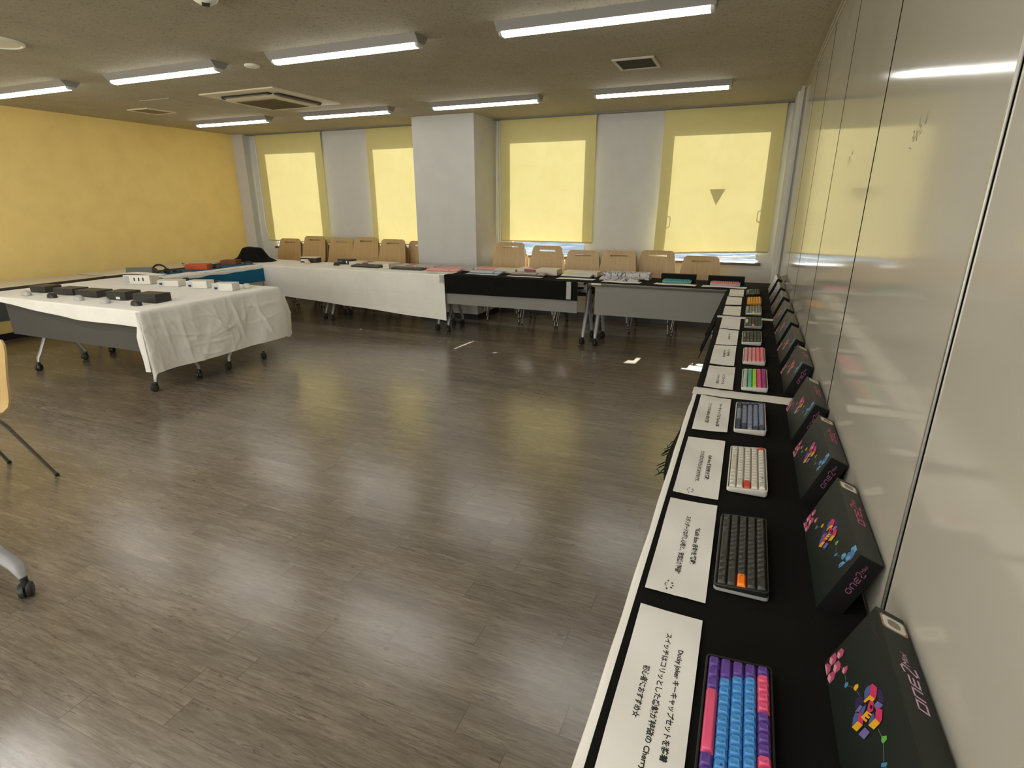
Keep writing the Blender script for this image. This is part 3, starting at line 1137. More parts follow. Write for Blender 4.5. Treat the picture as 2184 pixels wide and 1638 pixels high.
def big_white_cloth():
    X0, X1, Y0, Y1, Z = -6.36, -4.19, 2.72, 4.09, 0.701
    LX = X1 - X0
    S = LX + 0.50
    ON, OF = 0.12, 0.30
    nu, nv = 210, 150

    def fn(u, v):
        s = u * S
        t = -ON + v * (Y1 - Y0 + ON + OF)
        W = Y1 - Y0
        x, y, z = X0 + s, Y0 + t, Z
        cr = crease(s, 0.42) + crease(t + 0.1, 0.34)
        ds = max(0, s - LX)
        z += 0.0025 * abs(wr(s, t, 5, 3)) + 0.0012 * cr
        if ds > 0:
            k = min(1, ds / 0.04)
            rg = lambda a, c, sc_, sd_: (1 - min(1, abs(wr(a, c, sc_, sd_)) * 5)) ** 2
            fold = 0.018 * wr(t * 1.2, ds * 0.5, 4.0, 7) + 0.010 * math.sin(t * 10 + ds * 5) * min(1, ds / 0.3)
            fold += 0.006 * rg(t + 0.6 * ds, ds * 0.35, 3.2, 4) + 0.006 * rg(t * 0.8 - 0.5 * ds, ds * 0.8, 6.5, 9) + 0.0035 * rg(t, ds, 14, 2)
            for (ta, da, tb, db, hh, ww) in FOLDS:
                L2 = (tb - ta) ** 2 + (db - da) ** 2
                q = max(0, min(1, ((t - ta) * (tb - ta) + (ds - da) * (db - da)) / L2))
                dd = math.hypot(t - ta - q * (tb - ta), ds - da - q * (db - da))
                fold += 1.5 * hh * math.exp(-(dd / ww) ** 2) * (0.3 + 0.7 * math.sin(q * PI) ** 0.5)
            z = Z - max(0, ds - 0.015)
            x = X1 + 0.012 * k + (0.040 * (ds / 0.5) + fold * min(1, ds / 0.15) + 0.004 * cr)
            # lower edge: a little lower in the middle
        if t < 0 or t > W:
            dt = -t if t < 0 else t - W
            lim = ON * (0.25 + 0.75 * min(1, max(0, (s - 0.2) / 1.2))) if t < 0 else OF
            dt2 = dt / (ON if t < 0 else OF) * lim
            sg = -1 if t < 0 else 1
            ye = Y0 if t < 0 else Y1
            kk = min(1, ds / 0.10)
            ya = ye + sg * (0.012 + 0.10 * dt2 * 0.3 + 0.006 * math.sin(s * 9))
            za = Z - dt2 - (0.0 if ds <= 0 else 0)
            if ds > 0:
                if t < 0:
                    yb = ye - 0.015 - 0.10 * dt2 + 0.01 * ds
                    xb = x - dt2 * 0.10
                    zb = Z - ds - 0.30 * dt2
                else:
                    yb = ye + 0.03 + 0.55 * dt2 * (1 - abs(ds - 0.28) * 1.6)
                    xb = x - 0.25 * dt2
                    zb = Z - ds + 0.0 * dt2
                y = ya * (1 - kk) + yb * kk
                z = za * (1 - kk) + zb * kk
                x = x * (1 - kk) + xb * kk
            else:
                y, z = ya, za
        return (x, y, z)
    b = grid_mesh(nu, nv, fn)
    # folded corner flap hanging at the near end
    g = []
    for j in range(31):
        v = j / 30
        row = []
        for i in range(7):
            u = i / 6
            wd = 0.012 + 0.062 * min(1, v * 2.4) - 0.01 * v
            row.append(b.bm.verts.new((X1 + 0.012 + 0.035 * v - wd * u + 0.006 * math.sin(v * 9) * u, Y0 - 0.020 - 0.012 * math.sin(u * PI) - 0.012 * v, Z - 0.006 - 0.46 * v)))
        g.append(row)
    for j in range(30):
        for i in range(6):
            b.bm.faces.new((g[j][i], g[j][i + 1], g[j + 1][i + 1], g[j + 1][i]))
    o = b.build('tablecloth', M_WCLOTH, smooth=True, ang=180)
    tag(o, 'big creased white cloth over the table pair, draped to the right end', 'tablecloth', 'cloths on the display tables')


big_white_cloth()


def front_drape(x0, x1, y_front, y_back, drop_l, drop_r, matl, label, seed, Z=0.701, nu=160, wave=0.010, flare=0.03):
    """cloth over a window-side table: top plus a front hanging side"""
    D = y_back - y_front

    def fn(u, v):
        x = x0 + (x1 - x0) * u
        drop = drop_l + (drop_r - drop_l) * u
        T = D + drop
        t = v * T
        if t < D:
            y, z = y_back - t, Z + 0.002 * abs(wr(x, t, 5, seed))
            y = max(y, y_front)
            return (x, y, z)
        d = t - D
        dd = max(0, d - 0.01)
        f = wave * (math.sin(x * 7.5 + seed) + 0.8 * wr(x * 1.3, d * 0.6, 3, seed)) * min(1, dd / 0.2) + 0.003 * (crease(x + seed, 0.45) + crease(d, 0.17))
        return (x + 0.035 * dd * (1 if u > 0.9 else 0.2), y_front - 0.008 - flare * dd + f * 0.9, Z - dd)
    b = grid_mesh(nu, 70, fn)
    o = b.build('tablecloth', matl, smooth=True, ang=180)
    tag(o, label, 'tablecloth', 'cloths on the display tables')
    return o


front_drape(-5.86, -3.14, BY - 0.305, BY + 0.32, 0.37, 0.53, M_WCLOTH, 'long white cloth hanging low before the window-side tables', 1.3)
front_drape(-3.135, -1.58, BY - 0.305, BY + 0.30, 0.215, 0.205, M_BCLOTH, 'black cloth hanging halfway down the window-side table, white tag on it', 4.1, wave=0.004, flare=0.01)
front_drape(-1.575, 0.258, BY - 0.303, BY + 0.30, 0.012, 0.012, M_BCLOTH, 'flat black cloth covering the window-side table in the right corner', 6.1, Z=0.7005, flare=0)


def left_piece():   # white cloth covering the far left end of the window-side row
    b = grid_mesh(40, 24, lambda u, v: (-6.72 + 0.85 * u, 5.62 + 0.57 * v, 0.7015 + 0.001 * abs(wr(u * 3, v * 3, 3, 9))))
    o = b.build('tablecloth', M_WCLOTH, smooth=True, ang=180)
    tag(o, 'white cloth end lying flat in the corner under the black covered bundle', 'tablecloth', 'cloths on the display tables')


left_piece()


def blue_cloth():
    def fn(u, v):
        y = 4.13 + 1.49 * u
        t = v * 0.79
        if t < 0.58:
            return (-6.42 + t + 0.0, y, 0.701 + 0.002 * abs(wr(y, t, 6, 2)))
        d = t - 0.58
        return (-5.835 + 0.03 * d + 0.006 * math.sin(y * 9) * min(1, d / 0.1), y, 0.701 - max(0, d - 0.008))
    b = grid_mesh(90, 50, fn)
    o = b.build('tablecloth', M_BLUEC, smooth=True, ang=180)
    tag(o, 'blue cloth hanging from the table before the yellow wall', 'tablecloth', 'cloths on the display tables')
    # pale runner along its front edge
    def fn2(u, v):
        y = 4.12 + 1.49 * u
        w_ = 0.16 + 0.05 * wr(y, 0, 4, 5) + (0.05 if u < 0.35 else 0)
        t = v * (w_ + 0.045)
        if t < w_:
            return (-5.84 - w_ + t, y, 0.7045 + 0.003 * abs(wr(y * 2, t * 3, 5, 8)))
        d = t - w_
        return (-5.828, y, 0.7045 - d * (1 + 0.5 * wr(y, 1, 5, 3)))
    b = grid_mesh(80, 12, fn2)
    o = b.build('table_runner', M_WCLOTH, smooth=True, ang=180)
    tag(o, 'narrow white runner along the edge of the blue cloth', 'table runner')


blue_cloth()


def right_cloths():
    # white under-cloth on the nearest table: shows as a pale border
    def fn(u, v):
        y = 0.40 + 2.055 * v
        t = u * 0.50
        e = 0.0035 * wr(y, 0, 6, 1)
        if t < 0.035:
            d = 0.035 - t
            return (-0.1475 + e - 0.12 * d, y, 0.6985 - d * 0.9)
        return (-0.1475 + e + (t - 0.035) * 0.963, y, 0.6985 + 0.001 * wr(y, t, 9, 2))
    b = grid_mesh(24, 150, fn)
    o = b.build('tablecloth', M_WCLOTH, smooth=True, ang=180)
    tag(o, 'white cloth showing as a pale border under the nearest black cloth', 'tablecloth', 'cloths on the display tables')

    def black(y0, y1, x0, label, seed, drop=0.0, flare=0.0, zz=0.7005, nx=50):
        W = 0.302 - x0

        def f(u, v):
            y = y0 + (y1 - y0) * v
            t = u * (W + drop)
            if t < drop:
                d = drop - t
                return (x0 - 0.006 - flare * d + 0.01 * math.sin(y * 12) * min(1, d / 0.1) * (1 if flare else 0), y, zz - d)
            xx = t - drop
            rid = 0.004 * max(0, wr(xx * 2.2, y * 1.2, 5, seed)) + 0.0025 * crease(y + seed, 0.47, 0.012)
            k = min(1, max(0, (xx - 0.16) / 0.04)) * min(1, max(0, (0.355 - xx) / 0.03))
            return (x0 + xx, y, zz + rid * k)
        b = grid_mesh(nx, 150, f)
        o = b.build('tablecloth', M_BCLOTH, smooth=True, ang=180)
        tag(o, label, 'tablecloth', 'cloths on the display tables')
    black(0.42, 2.352, -0.131, 'black cloth on the partition row nearest the camera, with a white border', 1.1)
    black(2.435, 4.13, -0.137, 'black cloth on the middle table of the partition row', 2.3, drop=0.012)
    black(4.185, 5.515, -0.139, 'black cloth on the far partition table, its end draped towards the floor', 3.7, drop=0.34, flare=0.33)
    # white strips where cloths meet
    for (y0, y1, lab, sd) in ((2.345, 2.44, 'white cloth strip crossing the partition row beyond the navy keyboard', 1),
                              (4.122, 4.195, 'thin white cloth strip crossing the partition row at its far joint', 5)):
        b = grid_mesh(50, 4, lambda u, v, y0=y0, y1=y1, sd=sd: (-0.150 + 0.450 * u, y0 + (y1 - y0) * v + 0.006 * wr(u * 4, sd, 2, sd), 0.7012 + 0.004 * math.sin(v * PI) * (1 + wr(u * 3, v, 2, sd))))
        o = b.build('cloth_strip', M_WCLOTH, smooth=True, ang=180)
        tag(o, lab, 'cloth strip', 'white strips where cloths meet')
    # fringed shawl end hanging outside the nearest table
    random.seed(4)
    root = thing('fringed_cloth', 'black fringed cloth end poking out from under the white border', 'cloth', (-0.15, 1.85, 0.0))
    b = grid_mesh(8, 50, lambda u, v: (-0.004 - u * (0.030 * math.sin(min(1, max(0, v)) * PI) ** 0.7 + 0.004), -0.17 + 0.50 * v, 0.672 - u * 0.085 + 0.004 * math.sin(v * 30) * u))
    b.build('cloth_body', M_BCLOTH, root, smooth=True, ang=180)
    b = MB()
    for k in range(16):
        v = 0.12 + 0.76 * k / 15 + random.uniform(-0.015, 0.015)
        x = -0.004 - (0.030 * math.sin(v * PI) ** 0.7 + 0.004)
        y = -0.17 + 0.50 * v
        if random.random() < 0.25:
            continue
        L = random.uniform(0.012, 0.032)
        pts = [(x, y, 0.588), (x - L * 0.5, y + random.uniform(-0.01, 0.01), 0.58), (x - L, y + random.uniform(-0.02, 0.02), 0.565)]
        b.tube(pts, [0.0022, 0.0018, 0.001], 5)
        if random.random() < 0.5:
            b.tube([pts[1], (x - L * 0.8, pts[1][1] + 0.014, 0.59)], [0.0016, 0.0008], 5)
    b.build('fringe', M_BCLOTH, root)


right_cloths()


# ------------------------------------------------------------------ compact keyboards
U = 0.01905
ROWS = [[1.25, 1.25, 1.25, 6.25, 1.25, 1.25, 1.25, 1.25],
        [2.25] + [1] * 10 + [2.75],
        [1.75] + [1] * 11 + [2.25],
        [1.5] + [1] * 12 + [1.5],
        [1] * 13 + [2]]
KEYCACHE = {}


def plastic(name, c, rough=0.42):
    return mat('plastic_' + name, srgb(c), rough, spec=0.45)


KC = {
    'purple': plastic('purple', (98, 66, 150)), 'blue': plastic('blue', (74, 146, 212)), 'pink': plastic('pink', (226, 88, 128)),
    'black': plastic('black', (54, 53, 48)), 'orange': plastic('orange', (255, 128, 10)), 'white': plastic('white', (206, 200, 190)),
    'grey': plastic('grey', (140, 138, 130)), 'red': plastic('red', (214, 60, 40)), 'navy': plastic('navy', (46, 52, 78)),
    'slate': plastic('slate', (120, 130, 150)), 'lightgrey': plastic('lightgrey', (176, 182, 178)), 'teal': plastic('teal', (90, 178, 150)),
    'lime': plastic('lime', (164, 206, 60)), 'hotpink': plastic('hotpink', (226, 70, 140)), 'plum': plastic('plum', (150, 50, 110)),
    'pink1': plastic('pink1', (206, 150, 150)), 'pink2': plastic('pink2', (214, 142, 146)), 'pink3': plastic('pink3', (222, 138, 144)),
    'pink4': plastic('pink4', (230, 124, 134)), 'pink5': plastic('pink5', (234, 118, 134)), 'coal': plastic('coal', (58, 60, 52)),
    'yellow': plastic('yellow', (224, 160, 40)), 'olive': plastic('olive', (190, 196, 90)), 'salmon': plastic('salmon', (232, 140, 100)),
    'ivory': plastic('ivory', (214, 208, 184)), 'mint': plastic('mint', (92, 190, 190)), 'coral': plastic('coral', (236, 130, 130)),
}
CASE = {'black': plastic('case_black', (30, 30, 28), 0.4), 'white': plastic('case_white', (206, 202, 194), 0.4),
        'grey': plastic('case_grey', (150, 148, 146), 0.4), 'yellow': plastic('case_yellow', (206, 140, 34), 0.4),
        'olive': plastic('case_olive', (130, 136, 60), 0.5), 'ice': plastic('case_ice', (190, 200, 206), 0.4)}
M_PLATE = plastic('plate', (20, 20, 20), 0.6)


def keycap(wu, mname, row):
    k = (wu, mname, row)
    if k in KEYCACHE:
        return KEYCACHE[k]
    w_ = wu * U - 0.0009
    d = U - 0.0009
    h = 0.0082 + (0.0010 if row == 4 else 0.0003 if row in (3,) else 0)
    b = MB()
    rings = []
    for (z, ix, iy0, iy1, r) in ((0, 0, 0, 0, 0.0008), (h * 0.5, 0.0021, 0.0014, 0.0018, 0.0016), (h * 0.93, 0.0033, 0.0022, 0.0032, 0.0022), (h, 0.0041, 0.0030, 0.0040, 0.0020)):
        ww, hh = w_ - 2 * ix, d - iy0 - iy1
        rings.append([(x, y, z) for x, y in rrect(0, (iy0 - iy1) / 2, ww, hh, r, 2)])
    # shallow dish on top
    rings.append([(x * 0.6, y * 0.6, h - 0.0006) for x, y, z in rings[-1]])
    b.ring_loft(rings)
    KEYCACHE[k] = b.mesh('keycap', KC[mname], smooth=True, ang=40)
    return KEYCACHE[k]


def small_keyboard(y_near, colfn, case, label, x0=0.016, rot_j=0.0, legends=None, low=None):
    """60 % keyboard whose near short side is at y_near, left long side at x0"""
    W, D = 0.300, 0.105
    t = thing('compact_keyboard', label, 'keyboard', (x0 + D / 2, y_near + W / 2, 0.7025), -PI / 2 + rot_j, group='compact keyboards along the partition')
    b = MB()
    zf, zr = 0.0155, 0.0235          # rim heights front / rear

    def ringz(w_, d, r, z0, z1):
        return [(x, y, z0 + (z1 - z0) * (y / D + 0.5)) for x, y in rrect(0, 0, w_, d, r, 3)]
    b.ring_loft([ringz(W - 0.006, D - 0.006, 0.006, 0.002, 0.002), ringz(W, D, 0.008, 0.005, 0.007), ringz(W, D, 0.008, zf - 0.001, zr - 0.001),
                 ringz(W - 0.002, D - 0.002, 0.007, zf, zr), ringz(W - 0.010, D - 0.0065, 0.003, zf, zr), ringz(W - 0.011, D - 0.0075, 0.003, zf - 0.007, zr - 0.007)], cap=True)
    for sx in (-1, 1):
        for sy in (-1, 1):
            b.box(sx * 0.13 - 0.008, sy * 0.04 - 0.005, 0, sx * 0.13 + 0.008, sy * 0.04 + 0.005, 0.003)
    b.build('case', CASE[case], t, smooth=True, ang=40)
    if low:
        b = MB()
        b.ring_loft([ringz(W - 0.002, D - 0.002, 0.007, 0.0012, 0.0012), ringz(W + 0.0012, D + 0.0012, 0.008, 0.003, 0.003), ringz(W + 0.0012, D + 0.0012, 0.008, 0.0095, 0.0105)])
        b.build('case_bottom', CASE[low], t, smooth=True, ang=40)
    b = MB()
    b.box(-W / 2 + 0.0062, -D / 2 + 0.0042, 0.009, W / 2 - 0.0062, D / 2 - 0.0042, 0.0098)
    b.build('switch_plate', M_PLATE, t)
    tilt = math.atan2(zr - zf, D)
    lg = MB() if legends else None
    for r, row in enumerate(ROWS):
        x = -7.5 * U
        yk = (r - 2) * U
        for c, wu in enumerate(row):
            xc = x + wu * U / 2
            x += wu * U
            zc = (zf + zr) / 2 + yk * math.tan(tilt) - 0.0035
            if r == 4:
                zc += 0.0006
            o = link('keycap', keycap(wu, colfn(r, c, len(row)), r), t, (xc, yk, zc), (tilt, 0, 0))
            if legends and LEG0[r][c]:
                s = LEG0[r][c]
                hh = 0.0028 if len(s) > 1 else 0.0034
                h = 0.0082 + (0.0010 if r == 4 else 0.0003 if r == 3 else 0)
                px, py = (0.0008, 0.0) if len(s) == 1 else (-wu * U / 2 + 0.0055, 0.0)
                put_text(lg, ('k', s), lambda u, v: (xc + px + u, yk + py - 0.001 + v, zc + h + 0.00035 + (py + v - 0.001) * math.tan(tilt)), h=hh)
    if legends:
        lg.build('legends', legends, t)
    return t


def c0(r, c, n):
    if r == 0:
        return 'pink' if c == 3 else 'purple'
    if r == 4:
        return ['purple', 'pink', 'pink', 'pink', 'pink', 'purple', 'purple', 'purple', 'purple', 'pink', 'pink', 'pink', 'pink', 'purple'][c]
    return 'purple' if c in (0, n - 1) else 'blue'


def flat(col, enter=None, esc=None, space=None, mods=None):
    def f(r, c, n):
        if r == 2 and c == n - 1 and enter:
            return enter
        if r == 4 and c == 0 and esc:
            return esc
        if r == 0 and c == 3 and space:
            return space
        if mods and (c in (0, n - 1) or (r == 0 and c != 3)):
            return mods
        return col
    return f


M_LEGD = mat('legend_dark_blue', (0.02, 0.04, 0.14), 0.6)
M_LEGG = mat('legend_grey', (0.09, 0.09, 0.085), 0.6)
small_keyboard(0.552, c0, 'black', 'compact keyboard with blue, purple and pink keycaps', legends=M_LEGD)
small_keyboard(1.052, flat('black', enter='orange'), 'black', 'all-black compact keyboard with one bright orange enter key, nearest such', low='grey', legends=M_LEGG)
small_keyboard(1.502, flat('white', enter='red', esc='red'), 'white', 'white compact keyboard with red enter and escape keys', legends=M_LEGG, x0=0.022)
small_keyboard(1.955, flat('slate', mods='navy', enter='slate', space='slate'), 'white', 'white-cased compact keyboard with navy and slate keycaps', x0=0.026)
small_keyboard(2.458, lambda r, c, n: ['lightgrey', 'teal', 'lime', 'hotpink', 'plum'][r], 'white', 'compact keyboard with rows of grey, teal, lime, pink and plum keys', x0=0.041)
small_keyboard(2.895, lambda r, c, n: ['pink1', 'pink2', 'pink3', 'pink4', 'pink5'][r], 'white', 'white-cased compact keyboard with keys in shades of pink', x0=0.038)
small_keyboard(3.325, flat('coal', space='coal'), 'white', 'white-cased compact keyboard with all charcoal keys', x0=0.025)
small_keyboard(3.795, flat('coal', enter='salmon', space='ivory'), 'grey', 'grey-cased charcoal compact keyboard with a salmon enter key, ivory space bar', x0=0.033)
small_keyboard(4.270, flat('grey', enter='olive', mods='slate'), 'white', 'grey-keyed compact keyboard with a yellow-green enter key', x0=0.034, low='olive')
small_keyboard(4.715, flat('yellow'), 'yellow', 'fully yellow-orange compact keyboard', x0=0.038)
small_keyboard(5.175, flat('coal'), 'black', 'black compact keyboard farthest along the partition, next to the window-side tables', x0=0.027)


# ------------------------------------------------------------------ printed sheets along the partition
def flame_mark(mb, fn):
    """five petals over a small smile, the printed mark at the sheet corner"""
    for k, (a, r0, r1, w_) in enumerate(((170, 0.010, 0.017, 0.0022), (125, 0.010, 0.017, 0.0026), (90, 0.011, 0.016, 0.0024), (55, 0.010, 0.017, 0.0026), (10, 0.010, 0.019, 0.0022))):
        ca, sa = math.cos(math.radians(a)), math.sin(math.radians(a))
        m = (r0 + r1) / 2
        pts = [(r0 * ca, r0 * sa), (m * ca - w_ * sa, m * sa + w_ * ca), (r1 * ca, r1 * sa), (m * ca + w_ * sa, m * sa - w_ * ca)]
        mb.face([fn(x, y) for x, y in pts], 1 if k == 2 else 0)
    for k in range(5):
        a0, a1 = math.radians(200 + k * 28), math.radians(200 + (k + 1) * 28)
        mb.face([fn(0.006 * math.cos(a0), 0.004 + 0.006 * math.sin(a0)), fn(0.0075 * math.cos(a0), 0.004 + 0.0078 * math.sin(a0)),
                 fn(0.0075 * math.cos(a1), 0.004 + 0.0078 * math.sin(a1)), fn(0.006 * math.cos(a1), 0.004 + 0.006 * math.sin(a1))], 0)


def sheet_z(u, v, seed, amp):
    return 0.7034 + amp * (0.5 + 0.5 * math.sin(u * 2.6 + seed * 2.1 + v * 1.4)) * (0.6 + 0.8 * abs(v)) + amp * 0.5 * abs(wr(u * 2, v * 2, 1.5, seed))


def sheets():
    beside = ['blue, purple and pink keyboard', 'orange-enter black keyboard', 'white keyboard with red enter key', 'navy and slate keyboard', 'rainbow-rowed keyboard',
              'pink-keyed keyboard', 'white-cased charcoal keyboard', 'salmon-enter keyboard', 'yellow-green-enter keyboard', 'yellow-orange keyboard', 'farthest black keyboard']
    data = [(-0.116, 0.003, 0.560, 0.948), (-0.117, 0.004, 1.000, 1.408), (-0.116, 0.004, 1.443, 1.858), (-0.112, 0.0065, 1.936, 2.318), (-0.112, 0.008, 2.437 + 0.004, 2.812),
            (-0.114, 0.001, 2.842, 3.256), (-0.112, 0.003, 3.278, 3.700), (-0.113, 0.006, 3.722, 4.110), (-0.118, 0.000, 4.212, 4.590), (-0.119, -0.002, 4.664, 5.072), (-0.113, 0.006, 5.112, 5.545)]
    # text lines: (x of baseline centre, y start (far), y end (near)) per sheet
    lines = {0: [(-0.0285, 0.851, 0.625), (-0.0535, 0.886, 0.570), (-0.0785, 0.797, 0.683)],
             1: [(-0.0345, 1.275, 1.123), (-0.0615, 1.325, 1.077)],
             2: [(-0.0355, 1.728, 1.550), (-0.0605, 1.754, 1.530)],
             3: [(-0.031, 2.232, 1.983), (-0.069, 2.230, 2.007)],
             4: [(-0.038, 2.662, 2.518), (-0.061, 2.653, 2.521)],
             5: [(-0.036, 3.18, 3.02), (-0.056, 3.16, 2.99)],
             6: [(-0.048, 3.588, 3.428)]}
    for i, (x0, x1, y0, y1) in enumerate(data):
        xc, yc = (x0 + x1) / 2, (y0 + y1) / 2
        amp = 0.003 if i in (0, 1, 2) else 0.004
        root = thing('printed_sheet', 'white sheet lying beside the ' + beside[i], 'paper', (xc, yc, 0), group='white sheets along the partition')
        rz = random.Random(i).uniform(-0.012, 0.012)

        def zf(px, py, i=i, y0=y0, y1=y1, xc=xc, yc=yc, amp=amp):
            return sheet_z((py + yc - y0) / (y1 - y0) * 3.5, px / 0.06, i, amp)
        b = grid_mesh(10, 44, lambda u, v: ((x0 + (x1 - x0) * u - xc), (y0 + (y1 - y0) * v - yc), zf(x0 + (x1 - x0) * u - xc, y0 + (y1 - y0) * v - yc)))
        o = b.build('sheet', M_PAPER, root, smooth=True, ang=180)
        if i in lines:
            b = MB()
            for j, (xb, ys, ye) in enumerate(lines[i]):
                if i > 3 and j > 0 and ('p', i, j) not in TXT:
                    continue
                key = ('p', i, j)
                hh = 0.0135 if i < 3 else 0.014
                if i == 0:
                    hh = 0.0135

                def fn(u, v, xb=xb, ys=ys):
                    px, py = xb + v - 0.0055 - xc, ys - u - yc
                    return (px, py, zf(px, py) + 0.0005)
                put_text(b, key, fn, w=abs(ys - ye), h=hh)
            if i < 3:
                mx = -0.077
                my = {0: 0.60, 1: 1.029, 2: 1.471}[i]
                if i > 0:
                    flame_mark(b, lambda u, v: (mx + v - xc, my - u - yc, zf(mx + v - xc, my - u - yc) + 0.0005))
            b.build('printed_text', [M_INK, M_INKR], root)


sheets()


# ------------------------------------------------------------------ keyboard cartons leaning on the partition
ART = {
 'hexes': [[(0.0444, 0.0422), (0.0529, 0.0465), (0.0626, 0.0414), (0.0645, 0.0329), (0.0583, 0.0302), (0.048, 0.0333)],
           [(0.0453, 0.027), (0.0542, 0.0294), (0.0662, 0.0252), (0.069, 0.0148), (0.0588, 0.0118), (0.0489, 0.0155)],
           [(0.0584, 0.0073), (0.068, 0.0138), (0.0786, 0.0104), (0.0834, 0.0015), (0.0674, 0.001), (0.0573, 0.0018)],
           [(0.0671, 0.0317), (0.077, 0.0348), (0.0877, 0.0305), (0.0899, 0.02), (0.0805, 0.0171), (0.0686, 0.0224)],
           [(0.0828, 0.0168), (0.0906, 0.0199), (0.0994, 0.0157), (0.1037, 0.005), (0.0914, 0.0018), (0.0825, 0.0061)],
           [(0.089, 0.047), (0.0962, 0.0459), (0.1018, 0.0407), (0.1012, 0.0365), (0.0951, 0.0343), (0.0879, 0.0385)]],
 'nodes': [('ab', [(0.122, 0.0423), (0.1282, 0.0411), (0.1312, 0.0352), (0.1263, 0.0331), (0.1206, 0.0364)]),
           ('ay', [(0.137, 0.06), (0.1432, 0.0591), (0.1473, 0.0523), (0.1404, 0.0496), (0.1355, 0.054)]),
           ('ag', [(0.247, 0.0865), (0.2525, 0.0857), (0.2558, 0.0786), (0.2513, 0.0764), (0.2443, 0.079)]),
           ('ab', [(0.2843, 0.0781), (0.2882, 0.0771), (0.2895, 0.0732), (0.2867, 0.0672), (0.2815, 0.0697)])],
 'lines': [[(0.103, 0.0389), (0.1201, 0.0381)], [(0.1296, 0.0409), (0.1386, 0.0504)], [(0.1476, 0.0552), (0.1596, 0.0581)], [(0.0826, 0.033), (0.089, 0.0375)],
           [(0.2304, 0.076), (0.2443, 0.079)], [(0.256, 0.079), (0.281, 0.0735)], [(0.289, 0.0734), (0.304, 0.0838)]],
 'cluster': [('ad', [(0.1669, 0.0914), (0.1714, 0.0965), (0.1849, 0.0978), (0.1949, 0.094), (0.1869, 0.0872), (0.1736, 0.0884)]),
             ('ad', [(0.1604, 0.0569), (0.1662, 0.0643), (0.1768, 0.0606), (0.1809, 0.0483), (0.175, 0.0453), (0.1621, 0.0501)]),
             ('as', [(0.1513, 0.0804), (0.1662, 0.0763), (0.1736, 0.0648), (0.158, 0.0675), (0.1526, 0.073)]),
             ('ap', [(0.1517, 0.0846), (0.1635, 0.0906), (0.1754, 0.0866), (0.1813, 0.0825), (0.1688, 0.0757), (0.153, 0.0807)]),
             ('al', [(0.1864, 0.086), (0.1978, 0.0932), (0.2002, 0.088), (0.1991, 0.0802), (0.1899, 0.0784)]),
             ('al', [(0.1767, 0.0556), (0.1817, 0.0595), (0.1868, 0.0514), (0.1828, 0.0444)]),
             ('as', [(0.183, 0.0592), (0.1816, 0.0665), (0.19, 0.0619), (0.1981, 0.0546), (0.1887, 0.0524)]),
             ('ap', [(0.1787, 0.0734), (0.1853, 0.0799), (0.1988, 0.0749), (0.1984, 0.0696), (0.1933, 0.0653), (0.1846, 0.0693)]),
             ('ay', [(0.1691, 0.0763), (0.1809, 0.083), (0.1834, 0.0778), (0.1765, 0.0732), (0.1777, 0.0646), (0.1733, 0.063)]),
             ('ak', [(0.1855, 0.0732), (0.1904, 0.0769), (0.1957, 0.0743), (0.1911, 0.071)]),
             ('as', [(0.1848, 0.0454), (0.1912, 0.0519), (0.203, 0.0466), (0.2048, 0.035), (0.1921, 0.039)]),
             ('ap', [(0.185, 0.0531), (0.2037, 0.0575), (0.2129, 0.0527), (0.203, 0.0466)]),
             ('as', [(0.2018, 0.0756), (0.2139, 0.076), (0.2161, 0.0635), (0.2107, 0.0654)]),
             ('ap', [(0.1969, 0.0835), (0.2064, 0.0907), (0.2207, 0.0862), (0.2236, 0.0822), (0.2139, 0.076), (0.2038, 0.0791)]),
             ('ay', [(0.1933, 0.0653), (0.2043, 0.073), (0.2109, 0.06), (0.1987, 0.0533)]),
             ('ak', [(0.2007, 0.0653), (0.2002, 0.0675), (0.2064, 0.0715), (0.2074, 0.0695)]),
             ('ak', [(0.2027, 0.0593), (0.2022, 0.0616), (0.2084, 0.0657), (0.2097, 0.0636)]),
             ('ay', [(0.2018, 0.0468), (0.213, 0.0541), (0.2179, 0.0414), (0.2063, 0.0343)]),
             ('ay', [(0.2136, 0.0768), (0.2245, 0.0826), (0.2293, 0.0704), (0.2176, 0.0628)]),
             ('al', [(0.2184, 0.057), (0.2304, 0.0629), (0.2363, 0.0514), (0.2235, 0.0437)])],
 'cubes': [[(0.3102, 0.1222), (0.3276, 0.1218), (0.3321, 0.1095), (0.3232, 0.1066), (0.3092, 0.1102)],
           [(0.3090, 0.0948), (0.3190, 0.0957), (0.3262, 0.0849), (0.3169, 0.0829), (0.3079, 0.0865)],
           [(0.3157, 0.1034), (0.3331, 0.1159), (0.3430, 0.1048), (0.3396, 0.0914), (0.3246, 0.0914)],
           [(0.3303, 0.0846), (0.3398, 0.0907), (0.3432, 0.0796), (0.3418, 0.0721), (0.3317, 0.0746)]],
}
ACOL = {'ah': (176, 78, 112), 'ah2': (222, 150, 168), 'ab': (64, 132, 172), 'ay': (226, 164, 34), 'ag': (92, 168, 70), 'ad': (48, 34, 78), 'as': (74, 92, 148),
        'ap': (202, 44, 96), 'al': (112, 102, 162), 'ak': (20, 12, 26), 'ac': (92, 158, 196), 'ac2': (74, 110, 164), 'an': (96, 112, 104), 'lg': (220, 180, 212), 'lp': (226, 106, 160)}
AM = {k: mat('print_' + k, srgb(v), 0.5) for k, v in ACOL.items()}
AK = list(AM)
M_STW = mat('sticker_white', (0.75, 0.74, 0.7), 0.4)
M_STG = mat('sticker_grey_photo', (0.25, 0.22, 0.2), 0.4, var=0.5, vscale=90)
M_STO = mat('sticker_gold_rim', (0.42, 0.26, 0.14), 0.5)
M_STP = mat('pale_label', (0.55, 0.55, 0.46), 0.5)


